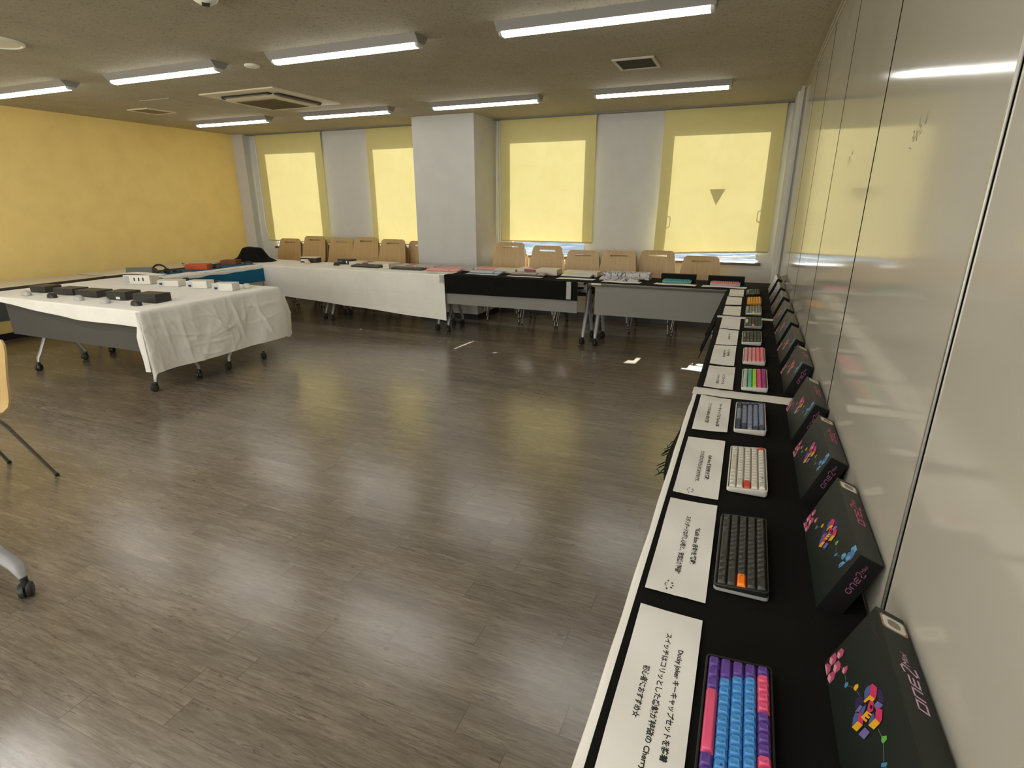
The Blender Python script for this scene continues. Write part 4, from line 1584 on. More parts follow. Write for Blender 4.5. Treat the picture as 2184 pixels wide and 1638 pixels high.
def strokes(mb, paths, fn, w_, mi=0):
    for p in paths:
        for a, c in zip(p, p[1:]):
            a, c = Vector(a), Vector(c)
            d = (c - a)
            if d.length < 1e-6:
                continue
            n = Vector((-d.y, d.x)).normalized() * w_ / 2
            e = d.normalized() * w_ / 2
            mb.face([fn(*(a - e + n)), fn(*(a - e - n)), fn(*(c + e - n)), fn(*(c + e + n))], mi)


def logo(mb, fn, mi=0, k=1.0):
    """ONE 2 Mini in squared slanted strokes; 1.0 tall"""
    sh = 0.18

    def f2(u, v):
        return fn((u + v * sh) * k, v * k)
    P = [[(0, 0), (0.95, 0), (0.95, 0.85), (0, 0.85), (0, 0)],
         [(1.35, 0), (1.35, 0.85), (2.25, 0.85), (2.25, 0)],
         [(3.55, 0), (2.65, 0), (2.65, 0.85), (3.55, 0.85)], [(2.65, 0.43), (3.5, 0.43)]]
    strokes(mb, P, f2, 0.19, mi)
    two = [(3.85, 1.15), (4.3, 1.3), (4.65, 1.1), (4.45, 0.6), (4.05, 0.05), (4.25, -0.2), (4.85, -0.1)]
    strokes(mb, [two], f2, 0.2, mi)
    x0, x1, y0, y1 = txt_bounds('one')
    put_text(mb, 'one', lambda u, v: fn((4.95 + u) * k, (0.35 + v) * k), w=1.6, mi=mi)


def carton(y_far, length, label, kind='photo', art=True, faded=False):
    """leaning box: big face looks up and into the room, ridge to the partition"""
    # local frame: x -> towards near end (world -y), y -> up the big face, z -> out of the big face
    uvec = Vector((0.054, 0, 0.138)).normalized()
    nvec = Vector((-uvec.z, 0, uvec.x))        # out of the big face
    H, T = 0.1482, 0.0445
    m = Matrix((Vector((0, -1, 0)), uvec, nvec)).transposed()
    t = thing('keyboard_carton', label, 'box', (0.2095, y_far, 0.7035), group='dark cartons leaning along the partition', rot=m.to_euler())
    b = MB()
    b.box(0, 0, -T, length, H, 0, bev=0.0012)
    for f in b.bm.faces:
        c = f.calc_center_median()
        if c.x > length - 0.0005 and abs(f.normal.x) > 0.9 or (c.x > length - 0.0006):
            f.material_index = 1
    b.build('carton_body', [M_BOX, M_BOXEND], t)
    e = 0.0004
    q = length / 0.335
    if art:
        b = MB()
        def A(x, y, y0=0.975, y1=0.925):
            yy = (y0 - x) * (1 - 0.052 * y / 0.1253)
            return (y1 - yy) * length / 0.335, y * 1.183
        F = lambda x, y: (*A(x, y), e)
        F2 = lambda x, y: (*A(x, y), e * 1.6)
        C1 = lambda x, y: (*A(x, min(y, 0.1245), 1.483, 1.41), e)
        C2 = lambda x, y: (*A(x, min(y, 0.1245), 1.483, 1.41), e * 1.6)
        def put(k, pts, fn=F):
            b.face([fn(*p) for p in pts], AK.index(k))
        for i, h in enumerate(ART['hexes']):
            put('ah', h)
            cx = sum(p[0] for p in h) / 6
            cy = sum(p[1] for p in h) / 6
            put('ah2', [((h[3][0]), h[3][1]), (h[4][0], h[4][1]), (h[5][0], h[5][1]), (cx, cy)], F2)
        for k, p in ART['nodes']:
            put(k, p)
        for k, p in ART['cluster']:
            z = e * (1 + 0.15 * ART['cluster'].index((k, p)))
            b.face([(*A(x, y), z) for x, y in p], AK.index(k))
        for i, p in enumerate(ART['cubes']):
            put('ac' if i != 2 else 'ac2', p, C1)
            cx = sum(v[0] for v in p) / len(p)
            cy = sum(v[1] for v in p) / len(p)
            b.face([C2(cx + (v[0] - cx) * 0.5 + 0.002, cy + (v[1] - cy) * 0.5 - 0.003) for v in p], AK.index('ac2' if i != 2 else 'ac'))
        strokes(b, ART['lines'], F, 0.0009, AK.index('an'))
        b.build('printed_artwork', [AM[k] for k in AK], t)
        b = MB()
        put_text(b, 'ducky', lambda u, v: (0.050 - v * 1.0, 0, e) if False else (0.062 - u, 0.138 - v, e), w=0.042)
        b.build('maker_lettering', mat('dull_purple_print', (0.06, 0.035, 0.05), 0.5), t)
    # logo on the upper narrow side (runs near -> far, letter tops towards the ridge)
    col = AM['lg'] if kind in ('photo0',) else AM['lp']
    b = MB()
    if kind in ('photo', 'photo0', 'label'):
        logo(b, lambda u, v: (0.200 * q - u, H + e, -0.032 + v * 0.9), k=0.0165)
    else:
        logo(b, lambda u, v: (0.150 * q - u, H + e, -0.030 + v), k=0.011)
    b.build('logo_lettering', col, t)
    # logo on the near end
    b = MB()
    logo(b, lambda u, v: (length + e, 0.062 + u, -0.029 + v), k=0.0108)
    b.build('end_logo_lettering', mat('print_end_mauve', srgb((128, 76, 112)), 0.5), t)
    if kind in ('photo', 'photo0'):
        for nm, w_, h_, mm, lift in (('sticker_rim', 0.034, 0.040, M_STO, 0.0004), ('sticker', 0.028, 0.034, M_STW, 0.0008), ('sticker_picture', 0.017, 0.020, M_STG, 0.0012)):
            b = MB()
            b.ring_loft([[(0.030 + x, H + 0.0001, -0.0225 + y) for x, y in rrect(0, 0, w_, h_, 0.006, 4)], [(0.030 + x, H + lift, -0.0225 + y) for x, y in rrect(0, 0, w_, h_, 0.006, 4)]])
            b.build(nm, mm, t)
    elif kind == 'label':
        b = MB()
        b.box(0.012, H, -0.040, 0.048, H + 0.0006, -0.006)
        b.build('sticker', M_STP, t)
    return t


FRONT = ['blue, purple and pink', 'orange-enter black', 'red-enter white', 'navy and slate', 'rainbow-rowed', 'pink-keyed', 'white-cased charcoal', 'salmon-enter', 'yellow-green-enter', 'yellow-orange']
bx = [(0.925, 0.335, 'photo0', True), (1.410, 0.335, 'photo', True), (1.862, 0.335, 'photo', True), (2.295, 0.335, 'label', True), (2.825, 0.335, 'label', True),
      (3.285, 0.335, 'plain', True), (3.725, 0.335, 'plain', True), (4.165, 0.335, 'plain', True), (4.66, 0.335, 'plain', True), (5.15, 0.335, 'plain', True)]
for i, (yf, ln, kind, art) in enumerate(bx):
    carton(yf, ln, 'dark printed carton leaning on the partition behind the %s keyboard' % FRONT[i], kind, art)


def far_carton():
    t = carton(5.71, 0.335, 'last dark carton by the corner, white square mark on its black end', 'plain', False)
    b = MB()
    b.box(0.3352, 0.105, -0.034, 0.3356, 0.123, -0.016)
    b.build('end_mark', M_STW, t)


far_carton()


# ------------------------------------------------------------------ window-side display: full-size keyboards, cartons, sheets
def wide_keyboard(x0, x1, y, colf, case, label, rows=5, rotz=0.0, depth=0.125, gap=True):
    W = x1 - x0
    D = depth
    t = thing('wide_keyboard', label, 'keyboard', ((x0 + x1) / 2, y + D / 2, 0.703), rotz, group='full-size keyboards before the windows')
    b = MB()
    b.ring_loft([[(px, py, 0.0) for px, py in rrect(0, 0, W - 0.006, D - 0.006, 0.006)], [(px, py, 0.008) for px, py in rrect(0, 0, W, D, 0.008)],
                 [(px, py, 0.013 + 0.012 * (py / D + 0.5)) for px, py in rrect(0, 0, W, D, 0.008)], [(px, py, 0.014 + 0.012 * (py / D + 0.5)) for px, py in rrect(0, 0, W - 0.004, D - 0.004, 0.006)]])
    b.build('case', case, t, smooth=True, ang=40)
    n = int((W - 0.016) / U)
    for r in range(rows):
        b = MB()
        yk = -D / 2 + 0.016 + r * (D - 0.032) / max(1, rows - 1)
        c = 0
        while c < n:
            wu = 6 if (r == 0 and c == 4) else 1
            if wu == 6 and c + 6 > n:
                wu = 1
            xa = -n * U / 2 + c * U
            zb = 0.0135 + 0.012 * (yk / D + 0.5)
            if not (n > 18 and c in (15,) and gap):
                b.box(xa + 0.0006, yk - 0.0088, zb, xa + wu * U - 0.0006, yk + 0.0088, zb + 0.0085, top=(1 - 0.26 / wu, 0.74), mi=0)
            c += wu
        b.build('key_row', colf(r), t)
    return t


def flat_carton(x0, x1, y0, y1, h, matl, label, extra=None, name='flat_carton', cat='box', group='flat cartons behind the wide keyboards'):
    t = thing(name, label, cat, ((x0 + x1) / 2, (y0 + y1) / 2, 0.703), group=group)
    b = MB()
    w_, d = (x1 - x0) / 2, (y1 - y0) / 2
    b.box(-w_, -d, 0, w_, d, h, bev=0.0015)
    b.build('carton_body', matl, t)
    if extra:
        extra(t, w_, d, h)
    return t


def print_top(col, x0, x1, label='printed_panel'):
    def f(t, w_, d, h):
        b = MB()
        b.box(-w_ + 2 * w_ * x0, -d - 0.0005, h * 0.45, -w_ + 2 * w_ * x1, -d, h * 0.92)
        b.box(-w_ + 2 * w_ * x0, -d + 0.01, h, -w_ + 2 * w_ * x1, d - 0.02, h + 0.0005)
        b.build(label, col, t)
    return f


M_CREAM = mat('cream_carton', (0.62, 0.56, 0.46), 0.5)
M_CRED = mat('dark_red_print', (0.28, 0.04, 0.06), 0.5)
M_CPINK = mat('pink_print', (0.66, 0.28, 0.25), 0.5)
M_CGREY = mat('grey_pink_carton', (0.45, 0.40, 0.36), 0.5)
M_PATT = mat('navy_white_brush_pattern', (0.4, 0.4, 0.42), 0.5)


def pattern_material():
    nt = M_PATT.node_tree
    tc = N(nt, 'ShaderNodeTexCoord')
    n = N(nt, 'ShaderNodeTexNoise')
    n.inputs['Scale'].default_value = 16
    n.inputs['Detail'].default_value = 3
    n.inputs['Distortion'].default_value = 2
    nt.links.new(tc.outputs['Object'], n.inputs['Vector'])
    r = N(nt, 'ShaderNodeValToRGB')
    r.color_ramp.interpolation = 'CONSTANT'
    r.color_ramp.elements[0].color = (0.06, 0.07, 0.13, 1)
    r.color_ramp.elements[1].position = 0.47
    r.color_ramp.elements[1].color = (0.62, 0.58, 0.54, 1)
    e = r.color_ramp.elements.new(0.40)
    e.color = (0.2, 0.22, 0.3, 1)
    nt.links.new(n.outputs['Fac'], r.inputs['Fac'])
    nt.links.new(r.outputs['Color'], nt.nodes['Principled BSDF'].inputs['Base Color'])


pattern_material()
M_KBK = plastic('keys_black', (52, 48, 44))
M_KGY = plastic('keys_darkgrey', (92, 86, 80))
M_KWH = plastic('keys_white', (214, 206, 190))
M_KPK = plastic('keys_pink', (222, 170, 160))
M_CPK = plastic('case_pink', (206, 120, 120))
M_CBL = plastic('case_bluegrey', (90, 104, 118))
M_KBL = plastic('keys_paleblue', (170, 182, 190))
M_CDK = plastic('case_darkbrown', (44, 26, 22))
M_CTL = plastic('case_blackteal', (30, 36, 38))
M_KTL = plastic('keys_teal', (70, 150, 150))
M_CMI = plastic('case_mint', (110, 170, 166))
M_CIB = plastic('case_iceblue', (178, 196, 204))
M_KCO = plastic('keys_coral', (232, 120, 120))

K0 = BY - 0.10
wide_keyboard(-4.64, -4.22, BY - 0.05, lambda r: M_KGY, M_KBK.copy() if False else M_KBK, 'dark full-size keyboard left of the white cube')
flat_carton(-4.78, -4.12, BY + 0.105, BY + 0.29, 0.045, M_CREAM, 'cream flat carton with a pink print behind the leftmost dark keyboard', print_top(M_CRED, 0.32, 0.46))
b = MB()
b.box(-0.045, -0.03, 0, 0.045, 0.03, 0.062, bev=0.003)
tag(b.build('small_carton', M_CREAM, loc=(-4.095, BY - 0.03, 0.703)), 'small plain cream box between two dark keyboards', 'box')
wide_keyboard(-4.02, -3.58, BY - 0.075, lambda r: M_KGY if r < 4 else M_KWH, M_KBK, 'dark full-size keyboard left of the pink one')
flat_carton(-4.04, -3.50, BY + 0.10, BY + 0.28, 0.035, M_CGREY, 'greyish flat carton with a dark red print behind a dark keyboard', print_top(M_CRED, 0.25, 0.42))
wide_keyboard(-3.50, -3.08, BY - 0.10, lambda r: M_KPK, M_CPK, 'pink full-size keyboard at the end of the white cloth')
flat_carton(-3.47, -2.98, BY + 0.09, BY + 0.275, 0.032, M_CGREY, 'greyish flat carton with a pink print behind the pink keyboard', print_top(M_CPINK, 0.1, 0.55))
wide_keyboard(-2.93, -2.53, BY - 0.115, lambda r: M_KBL if r != 1 else M_KWH, M_CBL, 'blue-grey full-size keyboard with pale keys')
flat_carton(-2.95, -2.43, BY + 0.08, BY + 0.27, 0.042, M_CREAM, 'cream flat carton with a salmon print behind the blue-grey keyboard', print_top(M_CPINK, 0.05, 0.5))
wide_keyboard(-2.42, -2.01, BY - 0.125, lambda r: M_KWH if r % 2 else M_KGY, M_CDK, 'dark brown full-size keyboard with white key rows')
flat_carton(-2.40, -1.93, BY + 0.07, BY + 0.27, 0.062, M_CREAM, 'thick cream flat carton behind the dark brown keyboard', print_top(M_CRED, 0.18, 0.48))
wide_keyboard(-1.86, -1.51, BY - 0.04, lambda r: M_KWH, M_CTL, 'dark-cased wide keyboard with white keys and teal corner, thin cream box behind')
flat_carton(-1.86, -1.48, BY + 0.10, BY + 0.27, 0.05, M_CREAM, 'plain thin cream carton behind the dark-cased white-keyed keyboard')
wide_keyboard(-1.41, -1.00, BY - 0.11, lambda r: M_PATT, M_PATT, 'white and navy brush-patterned full-size keyboard')
flat_carton(-1.40, -0.92, BY + 0.06, BY + 0.26, 0.062, M_PATT, 'white and navy brush-patterned carton behind the matching keyboard')
for (x0, x1, cm, km, w1, w2) in ((-0.77, -0.49, M_CMI, M_KTL, 'mint', 'teal'), (-0.31, -0.035, M_CIB, M_KCO, 'ice-blue', 'coral pink')):
    wide_keyboard(x0, x1, BY - 0.065, lambda r, km=km: km, cm, '%s cased small keyboard with %s keys before a black carton' % (w1, w2), depth=0.11)
    flat_carton(x0 - 0.03, x1 + 0.035, BY + 0.07, BY + 0.13, 0.075, M_BOXEND, 'black carton standing behind the %s cased keyboard' % w1)


def window_sheets():
    spots = [(-3.44, -3.09, BY - 0.225, 'below the pink keyboard'), (-2.95, -2.545, BY - 0.18, 'before the blue-grey keyboard'), (-2.43, -2.02, BY - 0.195, 'before the dark brown keyboard'),
             (-1.86, -1.455, BY - 0.175, 'before the white-keyed dark keyboard'), (-1.355, -0.965, BY - 0.245, 'before the brush-patterned keyboard'),
             (-0.83, -0.435, BY - 0.225, 'before the mint cased keyboard'), (-0.38, 0.02, BY - 0.215, 'before the ice-blue cased keyboard')]
    for i, (x0, x1, y, lab) in enumerate(spots):
        b = grid_mesh(20, 6, lambda u, v: (x0 + (x1 - x0) * u - (x0 + x1) / 2 + 0.01 * v, 0.118 * v, 0.0025 + 0.003 * abs(math.sin(u * 4 + i))))
        o = b.build('display_sheet', M_PAPER, smooth=True, ang=180, loc=((x0 + x1) / 2, y, 0.7015))
        tag(o, 'white sheet on the window-side table ' + lab, 'paper', 'white sheets before the windows')


window_sheets()
for (x, z0, z1, w_, lab) in ((-1.665, 0.52, 0.70, 0.05, 'long white paper tag hanging on the black cloth'), (-3.165, 0.61, 0.70, 0.045, 'short white paper tag at the edge of the white cloth')):
    b = grid_mesh(4, 12, lambda u, v: (x - w_ / 2 + w_ * u, BY - 0.336 + 0.003 * math.sin(v * 3), z0 + (z1 - z0) * v))
    o = b.build('paper_tag', mat('translucent_tag', (0.40, 0.39, 0.36), 0.6), smooth=True)
    tag(o, lab, 'tag', 'paper tags on the drapes')


# ------------------------------------------------------------------ mice and small cartons
def mouse(loc, rotz, col, label, s=1.0):
    t = thing('computer_mouse', label, 'mouse', loc, rotz, group='computer mice on display')
    key = 'mouse_' + col
    if key not in MESH:
        m = {'black': mat('mouse_black', (0.014, 0.015, 0.017), 0.4), 'grey': mat('mouse_grey', (0.40, 0.40, 0.39), 0.45), 'white': mat('mouse_white', (0.66, 0.64, 0.6), 0.45), 'cream': mat('mouse_cream', (0.6, 0.5, 0.38), 0.45)}[col]
        b = MB()
        nu, nv = 22, 9
        L, W, H = 0.062, 0.033, 0.040
        rings = []
        for j in range(nv):
            v = j / (nv - 1)
            a = v * PI / 2
            k = math.cos(a) ** 0.55 if v < 1 else 0.02
            ring = []
            for i in range(nu):
                th = 2 * PI * i / nu
                cx, sy = math.cos(th), math.sin(th)
                x = L * abs(cx) ** 0.75 * (1 if cx > 0 else -1) * k
                y = W * abs(sy) ** 0.8 * (1 if sy > 0 else -1) * k * (1 - 0.12 * cx * cx)
                z = H * math.sin(a) * (1.0 - 0.22 * (x / L) - 0.30 * (x / L) ** 2)
                ring.append((x + 0.006 * math.sin(a), y, z))
            rings.append(ring)
        b.ring_loft(rings)
        MESH[key] = b.mesh('mouse_body', m, smooth=True, ang=60)
        b = MB()
        b.cyl((0.034, -0.004, 0.026), (0.034, 0.004, 0.026), 0.010, seg=12)
        MESH['wheel'] = b.mesh('scroll_wheel', mat('wheel_rubber', (0.03, 0.03, 0.03), 0.6), smooth=True, ang=40)
        b = MB()
        b.box(0.010, -0.0006, 0.034, 0.052, 0.0006, 0.0375)
    link('mouse_body', MESH[key], t)
    link('scroll_wheel', MESH['wheel'], t)
    t.scale = (s, s, s)
    return t


ZM = 0.7045
CB = ['fifth black carton from the right end', 'fourth black carton from the right end', 'third black carton from the right end', 'second black carton from the right end', 'rightmost black carton']
for (x, y, c, lab) in ((-5.86, 2.86, 'grey', 'pale grey mouse before the leftmost black carton'), (-5.50, 2.865, 'black', 'black mouse before the second black carton from the left'),
                       (-5.14, 2.865, 'grey', 'pale grey mouse before the middle black carton'), (-4.80, 2.865, 'grey', 'pale grey mouse before the black carton with a white label'),
                       (-4.45, 2.885, 'black', 'black mouse before the rightmost black carton, at the cloth corner')):
    mouse((x, y, ZM), PI * 0.93, c, lab, 1.0)
M_DKC = mat('charcoal_carton', (0.020, 0.020, 0.017), 0.5)
M_DKT = mat('brown_black_carton_top', (0.06, 0.05, 0.035), 0.5)


def top_face(t, w_, d, h):
    b = MB()
    b.box(-w_ + 0.006, -d + 0.006, h, w_ - 0.006, d - 0.006, h + 0.0006)
    b.build('lid_print', M_DKT, t)


def white_lab(t, w_, d, h):
    top_face(t, w_, d, h)
    b = MB()
    b.box(0.0, -d - 0.0006, 0.006, 0.045, -d, 0.026)
    b.build('label_patch', M_STW, t)


for i, (x0, x1, h, lab) in enumerate(((-6.03, -5.84, 0.055, 'leftmost black carton on the big white cloth'), (-5.68, -5.45, 0.055, 'second black carton from the left on the big white cloth'),
                                      (-5.37, -5.12, 0.055, 'middle one of five black cartons on the big white cloth'), (-4.96, -4.75, 0.068, 'black carton with a small white label on its side'),
                                      (-4.62, -4.385, 0.068, 'rightmost black carton on the big white cloth'))):
    xa, xb = x0, x1
    t = flat_carton(xa, xb, 2.985, 3.135, h, M_DKC, lab, white_lab if i == 3 else top_face, name='mouse_carton', group='black mouse cartons on the white cloth')
    t.location.z = 0.7045
    t.rotation_euler.z = 0.10


def end_photo(t, w_, d, h):
    b = MB()
    b.box(-w_ + 0.02, -d - 0.0006, 0.015, -w_ + 0.05, -d, 0.034)
    b.build('mouse_picture', M_INK, t)
    b = MB()
    b.box(-w_ + 0.004, -d - 0.0004, 0.006, -w_ + 0.065, -d, h - 0.006)
    b.build('side_print', mat('pale_blue_print', (0.5, 0.52, 0.54), 0.5), t)


def three_marks(t, w_, d, h):
    b = MB()
    for k in range(3):
        x = -w_ + 0.105 + 0.045 * k
        b.box(x, -d - 0.0006, h * 0.35, x + 0.014, -d, h * 0.72)
    b.build('printed_marks', M_INK, t)
    b = MB()
    b.box(-w_ + 0.004, -d - 0.0005, 0.006, -w_ + 0.06, -d, h - 0.008)
    b.build('grey_label', mat('grey_print', (0.4, 0.41, 0.42), 0.5), t)


M_WBOX = mat('white_carton', (0.70, 0.68, 0.62), 0.5)
for (xc, yc, w_, d, h, ex, lab) in ((-5.64, 3.76, 0.27, 0.14, 0.088, three_marks, 'white carton with three printed marks, under a white sheet'), (-5.20, 3.76, 0.21, 0.13, 0.055, end_photo, 'low white carton beside the one with three printed marks'),
                                    (-4.82, 3.77, 0.20, 0.13, 0.068, end_photo, 'white carton with a mouse picture, second from the cloth end'), (-4.45, 3.74, 0.19, 0.13, 0.068, end_photo, 'white carton with a mouse picture, nearest the cloth end')):
    t = flat_carton(xc - w_ / 2, xc + w_ / 2, yc - d / 2, yc + d / 2, h, M_WBOX, lab, ex, name='mouse_carton', group='white mouse cartons on the white cloth')
    t.location.z = 0.7045
    t.rotation_euler.z = 0.35
b = grid_mesh(14, 6, lambda u, v: (-0.22 + 0.46 * u, -0.07 + 0.14 * v, 0.004 + 0.008 * math.sin(u * 5)))
tag(b.build('loose_sheet', M_PAPER, loc=(-5.63, 3.76, 0.795), rot=(0, 0, 0.35), smooth=True), 'white sheet lying on the carton with three marks', 'paper')
mouse((-4.40, 3.93, ZM), 2.6, 'white', 'white mouse by the far end of the big white cloth')
mouse((-5.34, 4.02, ZM), 2.9, 'black', 'black mouse with a raised wheel behind the low white carton', 1.0)
mouse((-4.84, 3.98, ZM), 2.9, 'black', 'black mouse behind the second white carton from the cloth end', 1.0)


# on the blue cloth
def device_stand():
    t = thing('folded_display_card', 'dark grey tent-shaped display carton on the blue cloth', 'box', (-6.22, 4.17, 0.703), 0.5)
    b = MB()
    pr = [(-0.07, 0), (0.09, 0), (0.045, 0.075), (-0.06, 0.10)]
    b.ring_loft([[(-0.13, p, q) for p, q in pr], [(0.14, p, q) for p, q in pr]])
    b.build('carton_body', mat('grey_green_carton', (0.075, 0.075, 0.06), 0.5), t)
    b = MB()
    b.box(-0.132, -0.05, 0.008, -0.1305, 0.05, 0.05)
    b.build('side_print', M_STP, t)
    t = thing('gaming_headset', 'black headset with a silver cup beside the dark tent-shaped carton', 'headset', (-6.19, 4.36, 0.703), 0.3)
    b = MB()
    b.tube([(0.09 * math.cos(a), 0.0, 0.03 + 0.075 * math.sin(a)) for a in [PI * k / 12 for k in range(13)]], 0.010, 8)
    b.build('headband', M_CAST, t, smooth=True)
    for s in (-1, 1):
        b = MB()
        b.cyl((s * 0.095, 0, 0.034), (s * 0.065, 0, 0.034), 0.034, 0.03, 18)
        b.build('ear_cup', M_CAST if s > 0 else mat('silver_cup', (0.3, 0.3, 0.3), 0.3, metal=0.7), t, smooth=True, ang=40)


device_stand()
mouse((-6.18, 4.56, ZM), 0.4, 'black', 'black mouse right of the headset on the blue cloth')
mouse((-6.13, 5.07, ZM), 0.4, 'black', 'black mouse right of the orange carton')
mouse((-6.07, 5.50, ZM), 0.4, 'black', 'black mouse right of the brown carton')
t = flat_carton(-6.36, -6.10, 4.82, 4.97, 0.062, mat('orange_carton', srgb((206, 84, 30)), 0.5), 'bright orange carton on the blue cloth', None, name='mouse_carton', group='cartons on the blue cloth')
t.rotation_euler.z = 0.45
b = MB()
b.tube([(-6.40, 4.86, 0.706), (-6.42, 4.84, 0.74), (-6.39, 4.80, 0.775), (-6.35, 4.80, 0.77)], 0.003, 6)
tag(b.build('thin_cable', M_CAST, smooth=True), 'thin dark cable looping up left of the orange carton', 'cable')
t = flat_carton(-6.43, -6.22, 5.38, 5.53, 0.055, mat('brown_carton', srgb((124, 66, 34)), 0.5), 'brown carton on the blue cloth near the corner', None, name='mouse_carton', group='cartons on the blue cloth')
t.rotation_euler.z = 0.35


def bundle():
    prof = [(0.36, 0.0), (0.33, 0.01), (0.24, 0.05), (0.20, 0.10), (0.17, 0.15), (0.145, 0.175), (0.08, 0.185), (0.01, 0.185)]
    b = MB()
    rings = []
    seg = 48
    for r, z in prof:
        ring = []
        for k in range(seg):
            a = 2 * PI * k / seg
            rr = r * (1 + 0.16 * wr(math.cos(a) * 1.5, math.sin(a) * 1.5 + z, 1.3, 3) + 0.05 * math.sin(a * 9) * (1 if 0.02 < z < 0.15 else 0.3))
            ring.append((rr * math.cos(a), min(0.25, rr * 0.62 * math.sin(a)), z * (1 + 0.08 * wr(math.cos(a), math.sin(a), 2, 5))))
        rings.append(ring)
    b.ring_loft(rings)
    o = b.build('covered_bundle', M_BCLOTH, smooth=True, ang=80, loc=(-6.40, 5.90, 0.7035))
    tag(o, 'bundle heaped under black cloth in the far left corner', 'cloth bundle')


bundle()
# small things at the left of the window-side row
t = thing('round_edged_carton', 'dark brown carton with a cream lid and white lettering patch', 'box', (-5.52, 6.06, 0.703), 0.1)
b = MB()
b.poly_prism(rrect(0, 0, 0.27, 0.14, 0.035), 0, 0.062)
b.build('carton_body', mat('maroon_black_carton', (0.03, 0.014, 0.014), 0.5), t)
b = MB()
b.poly_prism(rrect(0, 0, 0.272, 0.142, 0.036), 0.062, 0.070)
b.build('lid', M_CREAM, t)
b = MB()
b.box(-0.11, -0.0712, 0.018, 0.01, -0.0705, 0.042)
b.build('label_patch', M_STW, t)
mouse((-5.46, 5.92, ZM), 2.8, 'cream', 'cream mouse before the brown carton with a cream lid', 0.95)
mouse((-4.93, 5.87, ZM), 2.6, 'black', 'black mouse left of the navy carton')
t = flat_carton(-5.02, -4.80, 6.0, 6.12, 0.062, mat('navy_carton', (0.022, 0.022, 0.04), 0.45), 'navy carton with pale lettering near the white cloth middle', None, name='mouse_carton', group='cartons on the white window-side cloth')
b = MB()
put_text(b, 'box_a', lambda u, v: (-0.095 + u, -0.0605, 0.034 + v), w=0.06)
b.box(0.03, -0.0612, 0.015, 0.05, -0.0604, 0.045)
b.build('printed_lettering', M_STW, t)


# ------------------------------------------------------------------ stacking chairs
def make_chair_meshes():
    # shell: profile in local (y, z); front of seat at -y, back rises at +y
    prof = [(-0.215, 0.415), (-0.200, 0.434), (-0.16, 0.442), (-0.08, 0.440), (0.0, 0.434), (0.07, 0.430), (0.115, 0.436), (0.145, 0.456), (0.160, 0.490), (0.168, 0.53), (0.180, 0.60), (0.195, 0.66), (0.211, 0.72), (0.2140, 0.731), (0.2160, 0.741), (0.2180, 0.750), (0.2235, 0.775), (0.232, 0.797)]
    halfw = [0.165, 0.185, 0.195, 0.200, 0.203, 0.204, 0.204, 0.203, 0.201, 0.199, 0.195, 0.190, 0.185, 0.184, 0.183, 0.181, 0.177, 0.150]
    nx = 12
    b = MB()
    us = [-1, -0.92, -0.72, -0.52, -0.44, -0.22, 0, 0.22, 0.44, 0.52, 0.72, 0.92, 1]
    V = []
    for (y, z), hw in zip(prof, halfw):
        row = []
        for u in us:
            dish = 0.006 * (1 - u * u)
            row.append(b.bm.verts.new((u * hw * (1.08 + 0.05 * min(1, max(0, (0.797 - z) / 0.2))), y + dish * (1 if z > 0.5 else 0), z - (dish * 0.6 if z < 0.5 else 0))))
        V.append(row)
    for j in range(len(V) - 1):
        for i in range(len(us) - 1):
            if j in (13, 14) and 3 <= i <= 8:
                continue
            b.bm.faces.new((V[j][i], V[j][i + 1], V[j + 1][i + 1], V[j + 1][i]))
    bmesh.ops.recalc_face_normals(b.bm, faces=b.bm.faces)
    bmesh.ops.solidify(b.bm, geom=list(b.bm.faces), thickness=0.010)
    MESH['shell'] = b.mesh('seat_shell', M_PLY, smooth=True, ang=35)
    for s in (-1, 1):
        b = MB()      # rear leg
        b.tube([(s * 0.15, 0.0, 0.417), (s * 0.165, 0.07, 0.413), (s * 0.178, 0.105, 0.398), (s * 0.188, 0.130, 0.35), (s * 0.222, 0.265, 0.012)], 0.0095, 8)
        b.cyl((s * 0.222, 0.265, 0.016), (s * 0.2235, 0.270, 0.0), 0.0115, seg=8, mi=1)
        MESH['rear%d' % s] = b.mesh('leg', [M_CHROME, M_RUB], smooth=True, ang=50)
        b = MB()
        b.tube([(s * 0.15, 0.0, 0.417), (s * 0.165, -0.09, 0.417), (s * 0.178, -0.125, 0.40), (s * 0.188, -0.14, 0.35), (s * 0.222, -0.185, 0.012)], 0.0095, 8)
        b.cyl((s * 0.222, -0.185, 0.016), (s * 0.2235, -0.187, 0.0), 0.0115, seg=8, mi=1)
        MESH['front%d' % s] = b.mesh('leg', [M_CHROME, M_RUB], smooth=True, ang=50)
    b = MB()
    b.tube([(-0.15, 0, 0.417), (0.15, 0, 0.417)], 0.0085, 8)
    MESH['brace'] = b.mesh('seat_brace', M_CHROME, smooth=True, ang=50)


make_chair_meshes()


def chair(loc, rotz, label, group):
    t = thing('stacking_chair', label, 'chair', loc, rotz, group=group)
    link('seat_shell', MESH['shell'], t)
    for k in ('rear-1', 'rear1', 'front-1', 'front1'):
        link('leg', MESH[k], t)
    link('seat_brace', MESH['brace'], t)
    return t


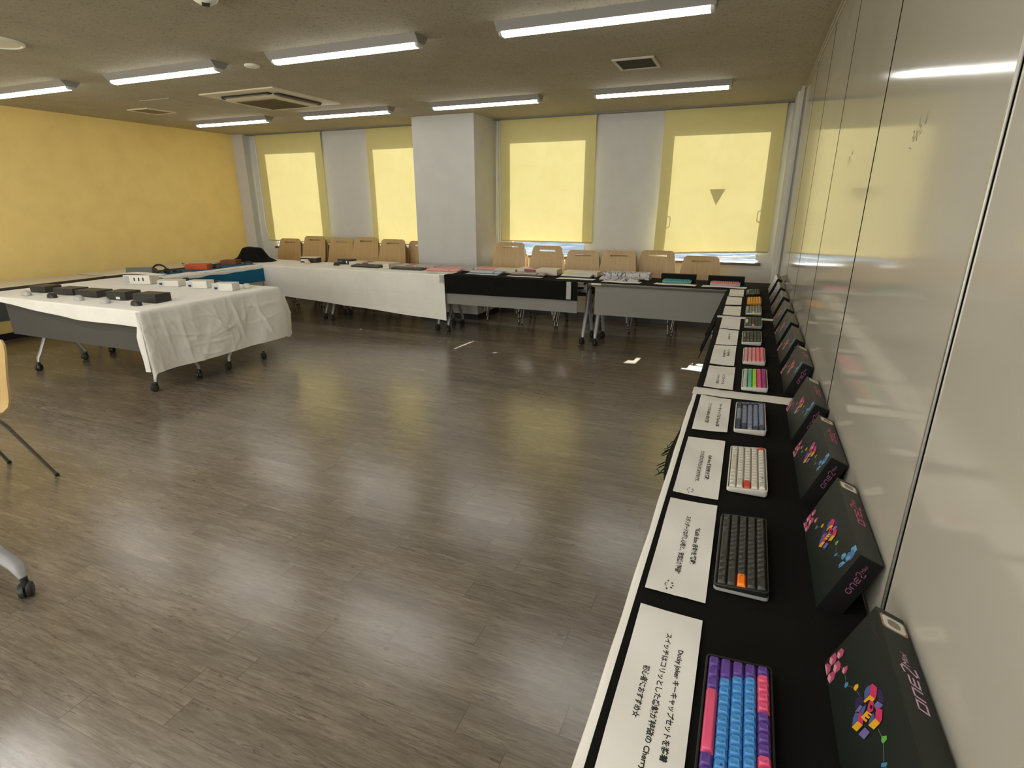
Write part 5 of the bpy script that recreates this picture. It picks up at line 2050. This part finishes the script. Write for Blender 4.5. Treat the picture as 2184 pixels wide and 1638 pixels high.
proto = chair((-3.70, 1.335, 0), 0.02, 'plywood chair with handle slot standing alone at the left photo edge', 'plywood chairs')
ORD = ['topmost', 'second from the top', 'third from the top', 'fourth from the top', 'fifth from the top']
stacks = [(-6.49, 6.75, 4, 0.955, 0.02, 'stack nearest the yellow wall'), (-6.02, 6.75, 5, 1.0, -0.03, 'second stack from the yellow wall'), (-5.52, 6.75, 4, 0.985, 0.0, 'third stack from the yellow wall'),
          (-5.08, 6.75, 5, 1.003, 0.03, 'fourth stack from the yellow wall'), (-4.63, 6.75, 5, 0.985, 0.0, 'stack second left of the column'), (-4.265, 6.90, 3, 0.96, 0.0, 'stack half hidden by the column'),
          (-2.83, 6.75, 4, 0.985, 0.02, 'first stack right of the column'), (-2.33, 6.75, 3, 0.955, -0.02, 'second stack right of the column'), (-1.86, 6.75, 3, 0.913, 0.01, 'third stack right of the column'),
          (-1.42, 6.75, 4, 0.92, -0.01, 'fourth stack right of the column'), (-0.985, 6.90, 2, 0.925, 0.02, 'stack touching the crooked blind'), (-0.48, 6.75, 3, 0.89, 0.0, 'stack nearest the partition')]
for (x, yt, n, zt, rz, lab) in stacks:
    dz = (zt - 0.797) / max(1, n - 1)
    dy = min(0.045, (6.905 - yt) / max(1, n - 1)) if n > 1 else 0
    for k in range(n):           # k = 0 is the top chair
        c = copy_tree(proto)
        c.location = (x + 0.006 * math.sin(k * 2.3 + x), yt - 0.232 + dy * k, dz * (n - 1 - k))
        c.rotation_euler = (0, 0, rz)
        c['label'] = 'plywood chair, %s in the %s' % (ORD[k], lab)
        c['group'] = 'plywood chairs stacked under the windows'


b = MB()  # bare table edge between the cloths, added as a thin strip
b.box(-1.435, BY - 0.3065, 0.678, -1.335, BY - 0.3045, 0.699)
tag(b.build('bare_edge_strip', M_TTOP), 'short cream strip on the table edge where the black cloths part', 'edging')
# faint smudged scribbles on the steel panels
for (y, z, sd, lab) in ((1.53, 1.62, 3, 'faint smudged scribble on the partition panel nearest the camera'), (2.55, 1.615, 8, 'faint smudged scribble on the farther partition panel')):
    rnd = random.Random(sd)
    b = MB()
    for k in range(16):
        cy, cz = rnd.uniform(-0.06, 0.06), rnd.uniform(-0.02, 0.02)
        cz += -cy * 0.25
        ang = rnd.choice((0.2, 1.3, 1.7, 2.6, 0.9))
        L = rnd.uniform(0.008, 0.02)
        strokes(b, [[(cy, cz), (cy + L * math.cos(ang), cz + L * math.sin(ang))]], lambda u, v: (XR - 0.0006, y + u, z + v), 0.0022)
    tag(b.build('scribble_mark', mat('faded_marker', (0.30, 0.27, 0.22), 0.3)), lab, 'mark', 'faint scribbles on the partition')


# patch of sunlight on the floor, put in as a white chip
b = MB()
b.box(-0.012, -0.008, 0, 0.012, 0.008, 0.002, bev=0.0005)
tag(b.build('sun_patch', M_PAPER, loc=(-4.28, 5.42, 0.0), rot=(0, 0, 0.4)), 'tiny painted sunlit scrap on the floor before the white drape', 'spot')
